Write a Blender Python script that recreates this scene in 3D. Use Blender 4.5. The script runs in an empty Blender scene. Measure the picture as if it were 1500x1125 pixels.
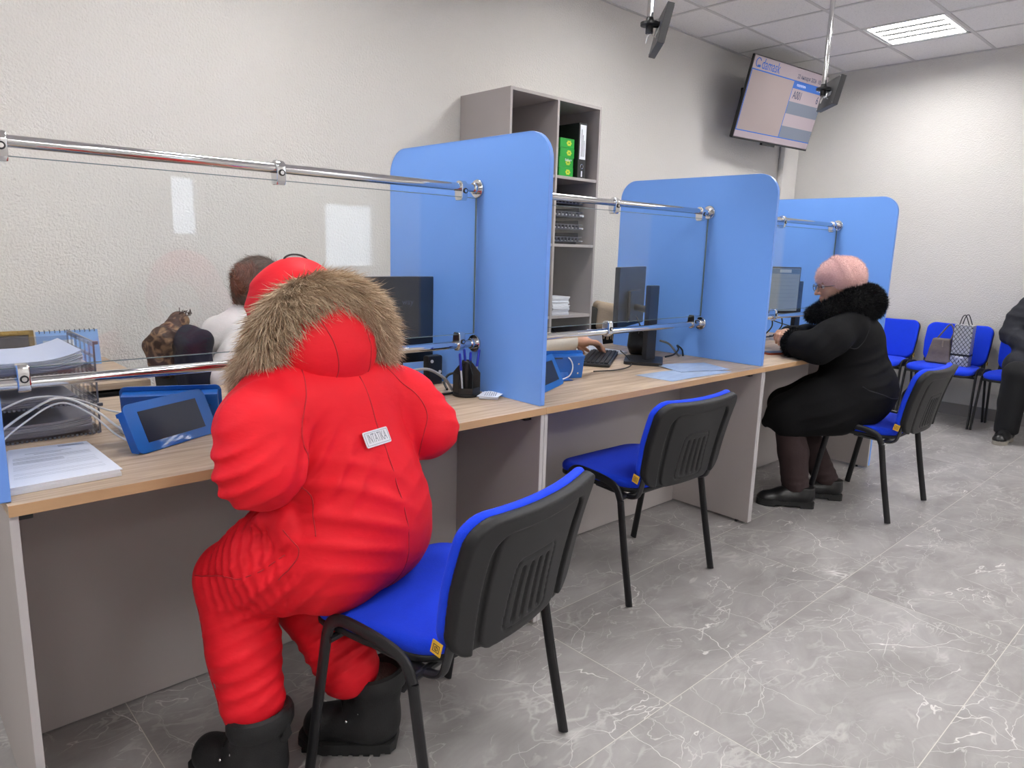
import bpy, bmesh, math, random
import numpy as np
from mathutils import Vector, Matrix, Euler
from mathutils.bvhtree import BVHTree
random.seed(7); rng = np.random.default_rng(7)
scene = bpy.context.scene
COL = scene.collection
PI = math.pi

# ------------------------------------------------------------------ materials
def srgb(h):
    h = h.lstrip('#')
    def f(c):
        c = c/255.0
        return c/12.92 if c <= 0.04045 else ((c+0.055)/1.055)**2.4
    return tuple(f(int(h[i:i+2], 16)) for i in (0, 2, 4)) + (1.0,)

def new_mat(name):
    m = bpy.data.materials.new(name); m.use_nodes = True
    nt = m.node_tree
    return m, nt, nt.nodes['Principled BSDF'], nt.nodes['Material Output']

def node(nt, t, **kw):
    n = nt.nodes.new(t)
    for k, v in kw.items():
        setattr(n, k, v)
    return n

def mat(name, col, rough=0.5, metal=0.0, var=0.04, vscale=6.0, bump=0.0, bscale=80.0, spec=0.5,
        sheen=0.0, coat=0.0, emit=0.0, stretch=None, alpha=None, bdist=0.01):
    m, nt, b, o = new_mat(name)
    c = srgb(col)
    tc = node(nt, 'ShaderNodeTexCoord')
    src = tc.outputs['Object']
    if stretch:
        mp = node(nt, 'ShaderNodeMapping'); mp.inputs['Scale'].default_value = stretch
        nt.links.new(src, mp.inputs['Vector']); src = mp.outputs['Vector']
    nz = node(nt, 'ShaderNodeTexNoise'); nz.inputs['Scale'].default_value = vscale; nz.inputs['Detail'].default_value = 4
    nt.links.new(src, nz.inputs['Vector'])
    hs = node(nt, 'ShaderNodeMixRGB', blend_type='MIX')
    hs.inputs['Color1'].default_value = tuple(max(0, x*(1-var)) for x in c[:3])+(1,)
    hs.inputs['Color2'].default_value = tuple(min(1, x*(1+var)) for x in c[:3])+(1,)
    nt.links.new(nz.outputs['Fac'], hs.inputs['Fac'])
    nt.links.new(hs.outputs['Color'], b.inputs['Base Color'])
    b.inputs['Roughness'].default_value = rough
    b.inputs['Metallic'].default_value = metal
    b.inputs['Specular IOR Level'].default_value = spec
    b.inputs['Sheen Weight'].default_value = sheen
    b.inputs['Coat Weight'].default_value = coat
    if emit:
        nt.links.new(hs.outputs['Color'], b.inputs['Emission Color'])
        b.inputs['Emission Strength'].default_value = emit
    if bump:
        n2 = node(nt, 'ShaderNodeTexNoise'); n2.inputs['Scale'].default_value = bscale; n2.inputs['Detail'].default_value = 3
        nt.links.new(src, n2.inputs['Vector'])
        bp = node(nt, 'ShaderNodeBump'); bp.inputs['Strength'].default_value = bump; bp.inputs['Distance'].default_value = bdist
        nt.links.new(n2.outputs['Fac'], bp.inputs['Height']); nt.links.new(bp.outputs['Normal'], b.inputs['Normal'])
    if alpha is not None:
        b.inputs['Alpha'].default_value = alpha
    return m

def glass_mat(name, tint, refl=1.0, rough=0.02):
    m, nt, b, o = new_mat(name)
    nt.nodes.remove(b)
    tr = node(nt, 'ShaderNodeBsdfTransparent'); tr.inputs['Color'].default_value = srgb(tint)
    gl = node(nt, 'ShaderNodeBsdfGlossy'); gl.inputs['Roughness'].default_value = rough
    lw = node(nt, 'ShaderNodeLayerWeight'); lw.inputs['Blend'].default_value = 0.5
    pw = node(nt, 'ShaderNodeMath', operation='POWER'); pw.inputs[1].default_value = 5.0
    nt.links.new(lw.outputs['Facing'], pw.inputs[0])
    fr = node(nt, 'ShaderNodeMath', operation='MULTIPLY_ADD'); fr.inputs[1].default_value = 0.96; fr.inputs[2].default_value = 0.04
    nt.links.new(pw.outputs[0], fr.inputs[0])
    mu = node(nt, 'ShaderNodeMath', operation='MULTIPLY'); mu.inputs[1].default_value = refl
    mx = node(nt, 'ShaderNodeMixShader')
    nt.links.new(fr.outputs[0], mu.inputs[0]); nt.links.new(mu.outputs[0], mx.inputs['Fac'])
    nt.links.new(tr.outputs[0], mx.inputs[1]); nt.links.new(gl.outputs[0], mx.inputs[2])
    nt.links.new(mx.outputs[0], o.inputs['Surface'])
    return m

def emission_mat(name, col, s):
    m, nt, b, o = new_mat(name)
    b.inputs['Base Color'].default_value = (0.8, 0.8, 0.8, 1)
    b.inputs['Emission Color'].default_value = srgb(col); b.inputs['Emission Strength'].default_value = s
    return m

# ------------------------------------------------------------------ mesh builder
class MB:
    def __init__(s): s.bm = bmesh.new()
    def _xf(s, vs, M):
        if M is not None:
            bmesh.ops.transform(s.bm, matrix=M, verts=vs)
    def box(s, lo, hi, bev=0.0, M=None, seg=2):
        r = bmesh.ops.create_cube(s.bm, size=1.0); vs = r['verts']
        for v in vs:
            v.co = Vector([lo[i] + (v.co[i]+0.5)*(hi[i]-lo[i]) for i in range(3)])
        if bev > 0:
            es = list({e for v in vs for e in v.link_edges})
            q = bmesh.ops.bevel(s.bm, geom=es+vs, offset=bev, segments=seg, affect='EDGES', profile=0.5)
            vs = list({v for f in q['faces'] for v in f.verts} | {v for v in vs if v.is_valid})
        s._xf(vs, M); return s
    def tube(s, pts, r, seg=10, ry=None, side=None, cap=True):
        pts = [Vector(p) for p in pts]; n = len(pts)
        rs = r if isinstance(r, (list, tuple)) else [r]*n
        rings = []; up = None
        for i, p in enumerate(pts):
            t = (pts[min(i+1, n-1)] - pts[max(i-1, 0)])
            t = t.normalized() if t.length > 1e-9 else Vector((0, 0, 1))
            if side is not None:
                a = Vector(side); a = (a - t*a.dot(t))
                a = a.normalized() if a.length > 1e-5 else t.orthogonal().normalized()
            elif up is None: a = t.orthogonal().normalized()
            else:
                a = up - t*up.dot(t); a = a.normalized() if a.length > 1e-6 else t.orthogonal().normalized()
            up = a; b = t.cross(a)
            rx = rs[i]; rb = (ry if ry is not None else rx)
            rings.append([s.bm.verts.new(p + a*math.cos(2*PI*k/seg)*rx + b*math.sin(2*PI*k/seg)*rb) for k in range(seg)])
        for i in range(n-1):
            for k in range(seg):
                s.bm.faces.new((rings[i][k], rings[i][(k+1) % seg], rings[i+1][(k+1) % seg], rings[i+1][k]))
        if cap:
            s.bm.faces.new(rings[0][::-1]); s.bm.faces.new(rings[-1])
        return s
    def cyl(s, a, b, r, r2=None, seg=20): return s.tube([a, b], [r, r if r2 is None else r2], seg)
    def lathe(s, prof, c=(0, 0, 0), seg=28, M=None):
        vs = []; rings = []
        for (r, z) in prof:
            ring = [s.bm.verts.new((c[0]+r*math.cos(2*PI*k/seg), c[1]+r*math.sin(2*PI*k/seg), c[2]+z)) for k in range(seg)]
            rings.append(ring); vs += ring
        for i in range(len(rings)-1):
            for k in range(seg):
                s.bm.faces.new((rings[i][k], rings[i][(k+1) % seg], rings[i+1][(k+1) % seg], rings[i+1][k]))
        s.bm.faces.new(rings[0][::-1]); s.bm.faces.new(rings[-1])
        s._xf(vs, M); return s
    def prism(s, poly, h, M=None, bev=0.0):
        """poly: 2D points in local xy, extruded h along z"""
        lo = [s.bm.verts.new((x, y, 0)) for x, y in poly]; hi = [s.bm.verts.new((x, y, h)) for x, y in poly]
        n = len(poly); fs = [s.bm.faces.new(lo[::-1]), s.bm.faces.new(hi)]
        for i in range(n):
            fs.append(s.bm.faces.new((lo[i], lo[(i+1) % n], hi[(i+1) % n], hi[i])))
        vs = lo+hi
        if bev > 0:
            es = [e for e in fs[0].edges] + [e for e in fs[1].edges]
            q = bmesh.ops.bevel(s.bm, geom=es, offset=bev, segments=2, affect='EDGES', profile=0.5)
            vs = list({v for v in vs if v.is_valid} | {v for f in q['faces'] for v in f.verts})
        s._xf(vs, M); return s
    def ball(s, c, r, seg=16, M=None):
        q = bmesh.ops.create_uvsphere(s.bm, u_segments=seg, v_segments=max(6, seg//2), radius=1.0)
        rr = r if isinstance(r, (tuple, list)) else (r, r, r)
        for v in q['verts']:
            v.co = Vector((v.co.x*rr[0]+c[0], v.co.y*rr[1]+c[1], v.co.z*rr[2]+c[2]))
        s._xf(q['verts'], M); return s
    def quad(s, pts):
        s.bm.faces.new([s.bm.verts.new(p) for p in pts]); return s
    def build(s, name, m, parent=None, sharp=35):
        bmesh.ops.recalc_face_normals(s.bm, faces=s.bm.faces)
        me = bpy.data.meshes.new(name); s.bm.to_mesh(me); s.bm.free()
        o = link(name, me, m, parent, sharp)
        if sharp:
            w = o.modifiers.new('weighted', 'WEIGHTED_NORMAL'); w.keep_sharp = True
        return o

def link(name, me, m, parent=None, sharp=35):
    if m is not None and not me.materials: me.materials.append(m)
    if len(me.polygons):
        me.polygons.foreach_set('use_smooth', [True]*len(me.polygons))
        if sharp: me.set_sharp_from_angle(angle=math.radians(sharp))
    o = bpy.data.objects.new(name, me); COL.objects.link(o)
    if parent is not None:
        o.parent = parent
    return o

def world_child(o, parent):
    """parent a mesh whose vertices are in world space"""
    o.parent = parent
    o.matrix_parent_inverse = root_matrix(parent).inverted()
    return o

def root_matrix(o):
    M = Matrix.Translation(o.location) @ o.rotation_euler.to_matrix().to_4x4()
    if o.parent: M = root_matrix(o.parent) @ o.matrix_parent_inverse @ M
    return M

def thing(name, label, cat, loc=(0, 0, 0), rz=0.0, group=None):
    o = bpy.data.objects.new(name, None); COL.objects.link(o)
    o.empty_display_size = 0.05
    o.location = loc; o.rotation_euler = (0, 0, rz)
    o['label'] = label; o['category'] = cat
    if group: o['group'] = group
    return o

def tag(o, label, cat, group=None):
    o['label'] = label; o['category'] = cat
    if group: o['group'] = group
    return o

def struct(o):
    o['kind'] = 'structure'; return o

def wb(mb, name, m, root, sharp=35):
    """build world-space mesh under root (which may be rotated/translated)"""
    o = mb.build(name, m, None, sharp)
    return world_child(o, root)

def copy_tree(o, parent=None):
    c = o.copy(); COL.objects.link(c)
    if parent is not None:
        c.parent = parent; c.matrix_parent_inverse = o.matrix_parent_inverse.copy()
    for ch in [x for x in bpy.data.objects if x.parent == o]:
        copy_tree(ch, c)
    return c

def mesh_np(name, verts, faces):
    me = bpy.data.meshes.new(name)
    me.from_pydata([tuple(v) for v in verts], [], [tuple(f) for f in faces]); me.update()
    return me

def rrect(w, h, r, seg=6, cx=0, cy=0, rs=None):
    """rounded rectangle polygon, corner radii rs (tl? order: br,tr,tl,bl)"""
    rs = rs or [r]*4
    pts = []
    for (sx, sy, a0, rr) in ((1, -1, -90, rs[0]), (1, 1, 0, rs[1]), (-1, 1, 90, rs[2]), (-1, -1, 180, rs[3])):
        ox, oy = cx+sx*(w/2-rr), cy+sy*(h/2-rr)
        if rr < 1e-6: pts.append((cx+sx*w/2, cy+sy*h/2)); continue
        for k in range(seg+1):
            a = math.radians(a0+90*k/seg); pts.append((ox+rr*math.cos(a), oy+rr*math.sin(a)))
    return pts

def frame_M(o, x, y, z=None):
    x = Vector(x).normalized(); y = Vector(y); y = (y-x*y.dot(x)).normalized(); z = x.cross(y)
    M = Matrix.Identity(4)
    for i in range(3):
        M[i][0], M[i][1], M[i][2], M[i][3] = x[i], y[i], z[i], o[i]
    return M

def smooth_path(pts, n=8):
    """Catmull-Rom"""
    P = [Vector(p) for p in pts]; P = [2*P[0]-P[1]] + P + [2*P[-1]-P[-2]]
    out = []
    for i in range(1, len(P)-2):
        for k in range(n):
            t = k/n
            out.append(0.5*((2*P[i]) + (-P[i-1]+P[i+1])*t + (2*P[i-1]-5*P[i]+4*P[i+1]-P[i+2])*t*t + (-P[i-1]+3*P[i]-3*P[i+1]+P[i+2])*t**3))
    out.append(P[-2]); return out

FONT = None
def text_part(name, body, size, m, parent, M, extrude=0.0004, align='LEFT', xs=1.0):
    cu = bpy.data.curves.new(name, 'FONT'); cu.body = body; cu.size = size; cu.extrude = extrude
    cu.align_x = align; cu.align_y = 'CENTER'; cu.resolution_u = 3
    t = bpy.data.objects.new(name, cu); COL.objects.link(t)
    dg = bpy.context.evaluated_depsgraph_get()
    me = bpy.data.meshes.new_from_object(t.evaluated_get(dg))
    bpy.data.objects.remove(t); bpy.data.curves.remove(cu)
    me.transform(M @ Matrix.Diagonal((xs, 1, 1, 1)))
    me.materials.clear()
    return link(name, me, m, parent, None)

# ------------------------------------------------------------------ implicit surfaces (surface nets)
def surface_net(fn, lo, hi, h):
    lo = np.array(lo, float); hi = np.array(hi, float)
    n = np.ceil((hi-lo)/h).astype(int)+1
    xs = [lo[i]+h*np.arange(n[i]) for i in range(3)]
    X, Y, Z = np.meshgrid(*[a.astype(np.float32) for a in xs], indexing='ij')
    V = fn(np.stack([X, Y, Z], -1)).astype(np.float32)
    S = V < 0
    c = [(i, j, k) for i in (0, 1) for j in (0, 1) for k in (0, 1)]
    def sl(A, o): return A[o[0]:A.shape[0]-1+o[0], o[1]:A.shape[1]-1+o[1], o[2]:A.shape[2]-1+o[2]]
    cnt = sum(sl(S, o).astype(np.int8) for o in c)
    act = (cnt > 0) & (cnt < 8)
    idx = np.argwhere(act)
    ids = -np.ones(act.shape, np.int64); ids[act] = np.arange(len(idx))
    acc = np.zeros((len(idx), 3)); num = np.zeros(len(idx))
    for a in c:
        for ax in range(3):
            if a[ax] == 1: continue
            b = list(a); b[ax] = 1
            va = V[idx[:, 0]+a[0], idx[:, 1]+a[1], idx[:, 2]+a[2]]
            vb = V[idx[:, 0]+b[0], idx[:, 1]+b[1], idx[:, 2]+b[2]]
            m = (va < 0) != (vb < 0)
            t = np.where(m, va/np.where(m, va-vb, 1), 0)
            p = np.tile(np.array(a, float), (len(idx), 1)); p[:, ax] += t
            acc[m] += p[m]; num[m] += 1
    verts = lo + h*(idx + acc/num[:, None])
    faces = []
    for ax in range(3):
        u, w = (ax+1) % 3, (ax+2) % 3
        A = S.take(range(S.shape[ax]-1), ax); B = S.take(range(1, S.shape[ax]), ax)
        e = np.argwhere(A != B)
        e = e[(e[:, u] > 0) & (e[:, w] > 0) & (e[:, u] < ids.shape[u]) & (e[:, w] < ids.shape[w])]
        def g(du, dw):
            q = e.copy(); q[:, u] += du; q[:, w] += dw
            return ids[q[:, 0], q[:, 1], q[:, 2]]
        f = np.stack([g(-1, -1), g(0, -1), g(0, 0), g(-1, 0)], 1)
        fl = ~S[e[:, 0], e[:, 1], e[:, 2]]
        f[fl] = f[fl][:, ::-1]
        faces.append(f[(f >= 0).all(1)])
    return verts, np.concatenate(faces)

def smin(a, b, k):
    hh = np.maximum(k-np.abs(a-b), 0)/k
    return np.minimum(a, b) - hh*hh*k*0.25
def smax(a, b, k): return -smin(-a, -b, k)

def cap(P, a, b, ra, rb=None):
    rb = ra if rb is None else rb
    a = np.array(a, np.float32); b = np.array(b, np.float32); ba = b-a
    t = np.clip(((P-a)@ba)/max(1e-9, float(ba@ba)), 0, 1)
    return np.linalg.norm(P-a-t[..., None]*ba, axis=-1) - (ra+(rb-ra)*t)

def ell(P, c, r, R=None):
    q = P-np.array(c, np.float32)
    if R is not None: q = q@np.array(R, np.float32)
    r = np.array(r, np.float32)
    k0 = np.linalg.norm(q/r, axis=-1); k1 = np.linalg.norm(q/(r*r), axis=-1)
    return k0*(k0-1)/np.maximum(k1, 1e-6)

def rbox(P, c, hs, r, R=None):
    q = P-np.array(c, np.float32)
    if R is not None: q = q@np.array(R, np.float32)
    d = np.abs(q)-(np.array(hs, np.float32)-r)
    return np.linalg.norm(np.maximum(d, 0), axis=-1)+np.minimum(d.max(-1), 0)-r

def chain(P, pts, rs, k=0.0):
    d = None
    for i in range(len(pts)-1):
        e = cap(P, pts[i], pts[i+1], rs[i], rs[i+1])
        d = e if d is None else (smin(d, e, k) if k > 0 else np.minimum(d, e))
    return d

def union(ds, k):
    d = ds[0]
    for e in ds[1:]: d = smin(d, e, k)
    return d

def wob(P, f, s=0.0):
    """smooth pseudo noise -1..1"""
    x, y, z = P[..., 0]*f+s, P[..., 1]*f+1.7*s, P[..., 2]*f-0.6*s
    return (np.sin(x+1.3*np.sin(y*1.1+s))*np.sin(y*0.9+1.1*np.sin(z*1.2))+np.sin(z*1.3+1.2*np.sin(x*0.8+2*s)))*0.5

def rotR(yaw=0, pitch=0, roll=0):
    return np.array((Euler((roll, pitch, yaw), 'XYZ')).to_matrix())

def net_obj(name, fn, lo, hi, h, m, parent=None, sharp=None):
    v, f = surface_net(fn, lo, hi, h)
    return link(name, mesh_np(name, v, f), m, parent, sharp)

def strands(name, roots, dirs, length, width, m, parent, droop=0.3, jit=0.35, seg=3, colors=None):
    """short hairs as tapered ribbons, one mesh"""
    n = len(roots); L = length*(0.65+0.6*rng.random(n))
    d = dirs + jit*rng.normal(size=(n, 3)); d /= np.linalg.norm(d, axis=1)[:, None]
    side = np.cross(d, rng.normal(size=(n, 3))); side /= np.linalg.norm(side, axis=1)[:, None]
    V = np.zeros((n, 2*seg+1, 3)); bend = rng.normal(size=(n, 3))*0.15; bend[:, 2] -= droop
    for k in range(seg+1):
        t = k/seg
        p = roots + d*(L*t)[:, None] + bend*(L*t*t)[:, None]
        w = width*(1-t)**0.7
        if k < seg:
            V[:, 2*k] = p-side*w/2; V[:, 2*k+1] = p+side*w/2
        else: V[:, 2*seg] = p
    base = (np.arange(n)*(2*seg+1))[:, None]
    q = np.concatenate([base+np.array([2*k, 2*k+1, 2*k+3, 2*k+2]) for k in range(seg-1)], 0)
    t3 = base+np.array([2*seg-2, 2*seg-1, 2*seg])
    me = bpy.data.meshes.new(name)
    nv = n*(2*seg+1); me.vertices.add(nv); me.vertices.foreach_set('co', V.reshape(-1))
    loops = np.concatenate([q.reshape(-1), t3.reshape(-1)])
    nq, ntr = len(q), len(t3)
    starts = np.concatenate([np.arange(nq)*4, nq*4+np.arange(ntr)*3])
    me.loops.add(len(loops)); me.loops.foreach_set('vertex_index', loops.astype(np.int32))
    me.polygons.add(nq+ntr); me.polygons.foreach_set('loop_start', starts.astype(np.int32))
    me.update(calc_edges=True)
    ca = me.color_attributes.new('tone', 'FLOAT_COLOR', 'POINT')
    r = np.repeat(rng.random(n), 2*seg+1); cc = np.stack([r, r, r, np.ones_like(r)], 1)
    ca.data.foreach_set('color', cc.reshape(-1).astype(np.float32))
    return link(name, me, m, parent, None)

def fur_mat(name, ca, cb, rough=0.7, spec=0.2):
    m, nt, b, o = new_mat(name)
    at = node(nt, 'ShaderNodeVertexColor', layer_name='tone')
    mx = node(nt, 'ShaderNodeMixRGB'); mx.inputs['Color1'].default_value = srgb(ca); mx.inputs['Color2'].default_value = srgb(cb)
    nt.links.new(at.outputs['Color'], mx.inputs['Fac']); nt.links.new(mx.outputs['Color'], b.inputs['Base Color'])
    b.inputs['Roughness'].default_value = rough; b.inputs['Specular IOR Level'].default_value = spec
    return m

def on_surface(me, n):
    """random points and normals on a mesh (area weighted)"""
    me.calc_loop_triangles()
    v = np.empty(len(me.vertices)*3); me.vertices.foreach_get('co', v); v = v.reshape(-1, 3)
    t = np.empty(len(me.loop_triangles)*3, np.int32); me.loop_triangles.foreach_get('vertices', t); t = t.reshape(-1, 3)
    a, b, c = v[t[:, 0]], v[t[:, 1]], v[t[:, 2]]
    nn = np.cross(b-a, c-a); ar = np.linalg.norm(nn, axis=1)
    i = rng.choice(len(t), n, p=ar/ar.sum()); r1, r2 = rng.random(n), rng.random(n); s = np.sqrt(r1)
    p = (1-s)[:, None]*a[i]+(s*(1-r2))[:, None]*b[i]+(s*r2)[:, None]*c[i]
    return p, nn[i]/np.maximum(ar[i], 1e-12)[:, None]

def seam(name, host, pts, r, m, parent, n=10, lift=0.0, dirs=None):
    """thin stitched tube laid on the host's surface; pts in host space"""
    me = host.data
    bvh = BVHTree.FromPolygons([v.co for v in me.vertices], [p.vertices for p in me.polygons])
    path = []
    for p in smooth_path(pts, n):
        q, nn, i, d = bvh.find_nearest(p)
        path.append(q+nn*lift)
    # smooth twice
    for _ in range(2):
        path = [path[0]]+[(path[i-1]+path[i]*2+path[i+1])/4 for i in range(1, len(path)-1)]+[path[-1]]
    return MB().tube(path, r, 6).build(name, m, parent, None)
# ------------------------------------------------------------------ measured layout (metres; x along the counters, y towards the clerks' wall)
BAY = 1.404; TH = 0.018; CT = 0.75
XW, YW, ZC = 4.998, 1.764, 2.830
TILE = 0.5596; GX0 = XW-0.5628; GY0 = YW-0.4002
YR, ZR1, ZR2 = 0.3464, 1.4296, 0.9143

def pos_node(nt):
    g = node(nt, 'ShaderNodeNewGeometry'); return g.outputs['Position']

def wall_mat():
    m, nt, b, o = new_mat('white_textured_wallpaper')
    p = pos_node(nt)
    n1 = node(nt, 'ShaderNodeTexNoise'); n1.inputs['Scale'].default_value = 105; n1.inputs['Detail'].default_value = 3; n1.inputs['Roughness'].default_value = 0.6
    n2 = node(nt, 'ShaderNodeTexNoise'); n2.inputs['Scale'].default_value = 1.2
    nt.links.new(p, n1.inputs['Vector']); nt.links.new(p, n2.inputs['Vector'])
    mx = node(nt, 'ShaderNodeMixRGB'); mx.inputs['Color1'].default_value = srgb('#dbd7d2'); mx.inputs['Color2'].default_value = srgb('#e0ddd9')
    nt.links.new(n2.outputs['Fac'], mx.inputs['Fac']); nt.links.new(mx.outputs[0], b.inputs['Base Color'])
    bp = node(nt, 'ShaderNodeBump'); bp.inputs['Strength'].default_value = 0.8; bp.inputs['Distance'].default_value = 0.008
    nt.links.new(n1.outputs['Fac'], bp.inputs['Height']); nt.links.new(bp.outputs[0], b.inputs['Normal'])
    b.inputs['Roughness'].default_value = 0.85; b.inputs['Specular IOR Level'].default_value = 0.25
    return m

def mth(nt, op, a, b=None, c=None):
    n = node(nt, 'ShaderNodeMath', operation=op)
    for i, x in enumerate((a, b, c)):
        if x is None: continue
        if hasattr(x, 'is_linked'): nt.links.new(x, n.inputs[i])
        else: n.inputs[i].default_value = x
    return n.outputs[0]

def floor_mat():
    m, nt, b, o = new_mat('grey_marble_floor_tile')
    p = pos_node(nt)
    sp = node(nt, 'ShaderNodeSeparateXYZ'); nt.links.new(p, sp.inputs[0])
    TX, TY = 1.130, 0.5585
    u = mth(nt, 'DIVIDE', mth(nt, 'ADD', sp.outputs['X'], 0.005+TX*8), TX)
    v = mth(nt, 'DIVIDE', mth(nt, 'ADD', sp.outputs['Y'], 0.530+TY*12), TY)
    fu, fv = mth(nt, 'FRACT', u), mth(nt, 'FRACT', v)
    du = mth(nt, 'MULTIPLY', mth(nt, 'MINIMUM', fu, mth(nt, 'SUBTRACT', 1.0, fu)), TX)
    dv = mth(nt, 'MULTIPLY', mth(nt, 'MINIMUM', fv, mth(nt, 'SUBTRACT', 1.0, fv)), TY)
    g = mth(nt, 'MINIMUM', du, dv)
    grout = mth(nt, 'LESS_THAN', g, 0.0011)
    iu, iv = mth(nt, 'FLOOR', u), mth(nt, 'FLOOR', v)
    cb = node(nt, 'ShaderNodeCombineXYZ'); nt.links.new(iu, cb.inputs[0]); nt.links.new(iv, cb.inputs[1])
    wn = node(nt, 'ShaderNodeTexWhiteNoise', noise_dimensions='3D'); nt.links.new(cb.outputs[0], wn.inputs['Vector'])
    off = node(nt, 'ShaderNodeVectorMath', operation='MULTIPLY_ADD')
    nt.links.new(wn.outputs['Color'], off.inputs[0]); off.inputs[1].default_value = (9, 9, 9); nt.links.new(p, off.inputs[2])
    P = off.outputs[0]
    # cloudy streaks
    mp = node(nt, 'ShaderNodeMapping'); mp.inputs['Scale'].default_value = (1.2, 2.2, 1); mp.inputs['Rotation'].default_value = (0, 0, 0.5)
    nt.links.new(P, mp.inputs['Vector'])
    c1 = node(nt, 'ShaderNodeTexNoise'); c1.inputs['Scale'].default_value = 2.6; c1.inputs['Detail'].default_value = 9; c1.inputs['Roughness'].default_value = 0.62; c1.inputs['Distortion'].default_value = 0.8
    nt.links.new(mp.outputs[0], c1.inputs['Vector'])
    cr = node(nt, 'ShaderNodeValToRGB')
    e = cr.color_ramp.elements; e[0].position = 0.30; e[0].color = srgb('#858180'); e[1].position = 0.72; e[1].color = srgb('#a5a2a1')
    nt.links.new(c1.outputs['Fac'], cr.inputs['Fac'])
    # veins
    def veins(scale, width, seed, lo, hi):
        w = node(nt, 'ShaderNodeTexNoise'); w.inputs['Scale'].default_value = 2.2*scale/2.2; w.inputs['Detail'].default_value = 5
        a = node(nt, 'ShaderNodeVectorMath', operation='ADD'); a.inputs[1].default_value = (seed, seed*2, 0); nt.links.new(P, a.inputs[0])
        nt.links.new(a.outputs[0], w.inputs['Vector'])
        d = node(nt, 'ShaderNodeVectorMath', operation='MULTIPLY_ADD'); nt.links.new(w.outputs['Color'], d.inputs[0]); d.inputs[1].default_value = (0.42/scale*2, 0.42/scale*2, 0); nt.links.new(a.outputs[0], d.inputs[2])
        vo = node(nt, 'ShaderNodeTexVoronoi', feature='DISTANCE_TO_EDGE', voronoi_dimensions='2D'); vo.inputs['Scale'].default_value = scale
        nt.links.new(d.outputs[0], vo.inputs['Vector'])
        k = node(nt, 'ShaderNodeTexNoise'); k.inputs['Scale'].default_value = 2.3; k.inputs['Detail'].default_value = 2
        nt.links.new(a.outputs[0], k.inputs['Vector'])
        ms = node(nt, 'ShaderNodeMapRange'); ms.inputs['From Min'].default_value = lo; ms.inputs['From Max'].default_value = hi
        nt.links.new(k.outputs['Fac'], ms.inputs['Value'])
        ln = node(nt, 'ShaderNodeMapRange'); ln.inputs['From Min'].default_value = width; ln.inputs['From Max'].default_value = 0.0
        nt.links.new(vo.outputs['Distance'], ln.inputs['Value'])
        return mth(nt, 'MULTIPLY', ms.outputs[0], ln.outputs[0])
    def ridge(scale, width, seed, lo, hi, detail=4.0, dist=0.6):
        a = node(nt, 'ShaderNodeVectorMath', operation='ADD'); a.inputs[1].default_value = (seed, seed*2, 0); nt.links.new(mp.outputs[0], a.inputs[0])
        n = node(nt, 'ShaderNodeTexNoise'); n.inputs['Scale'].default_value = scale; n.inputs['Detail'].default_value = detail; n.inputs['Roughness'].default_value = 0.45; n.inputs['Distortion'].default_value = dist
        nt.links.new(a.outputs[0], n.inputs['Vector'])
        r = mth(nt, 'ABSOLUTE', mth(nt, 'SUBTRACT', n.outputs['Fac'], 0.5))
        ln = node(nt, 'ShaderNodeMapRange'); ln.inputs['From Min'].default_value = width; ln.inputs['From Max'].default_value = 0.0
        nt.links.new(r, ln.inputs['Value'])
        k = node(nt, 'ShaderNodeTexNoise'); k.inputs['Scale'].default_value = 3.1; k.inputs['Detail'].default_value = 2
        nt.links.new(a.outputs[0], k.inputs['Vector'])
        ms = node(nt, 'ShaderNodeMapRange'); ms.inputs['From Min'].default_value = lo; ms.inputs['From Max'].default_value = hi
        nt.links.new(k.outputs['Fac'], ms.inputs['Value'])
        return mth(nt, 'MULTIPLY', ms.outputs[0], ln.outputs[0])
    v1 = mth(nt, 'MAXIMUM', veins(2.6, 0.0052, 3.1, 0.46, 0.62), mth(nt, 'MULTIPLY', veins(6.0, 0.008, 7.7, 0.50, 0.64), 0.8))
    v2 = mth(nt, 'MAXIMUM', mth(nt, 'MULTIPLY', ridge(2.2, 0.0045, 1.7, 0.46, 0.60), 0.9), mth(nt, 'MULTIPLY', ridge(5.0, 0.012, 4.4, 0.46, 0.62, 6.0, 1.0), 0.38))
    v3 = mth(nt, 'MULTIPLY', ridge(7.0, 0.05, 9.1, 0.52, 0.68, 8.0, 0.5), 0.30)
    vv = mth(nt, 'MAXIMUM', mth(nt, 'MAXIMUM', v1, v2), v3)
    mx = node(nt, 'ShaderNodeMixRGB'); mx.inputs['Color2'].default_value = srgb('#e6e4e1')
    nt.links.new(mth(nt, 'MULTIPLY', vv, 0.85), mx.inputs['Fac']); nt.links.new(cr.outputs[0], mx.inputs['Color1'])
    mg = node(nt, 'ShaderNodeMixRGB'); mg.inputs['Color2'].default_value = srgb('#c6c2ba')
    nt.links.new(grout, mg.inputs['Fac']); nt.links.new(mx.outputs[0], mg.inputs['Color1'])
    nt.links.new(mg.outputs[0], b.inputs['Base Color'])
    b.inputs['Roughness'].default_value = 0.42; b.inputs['Specular IOR Level'].default_value = 0.35
    bp = node(nt, 'ShaderNodeBump'); bp.inputs['Strength'].default_value = 0.15; bp.inputs['Distance'].default_value = 0.002
    nt.links.new(c1.outputs['Fac'], bp.inputs['Height']); nt.links.new(bp.outputs[0], b.inputs['Normal'])
    return m

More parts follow.
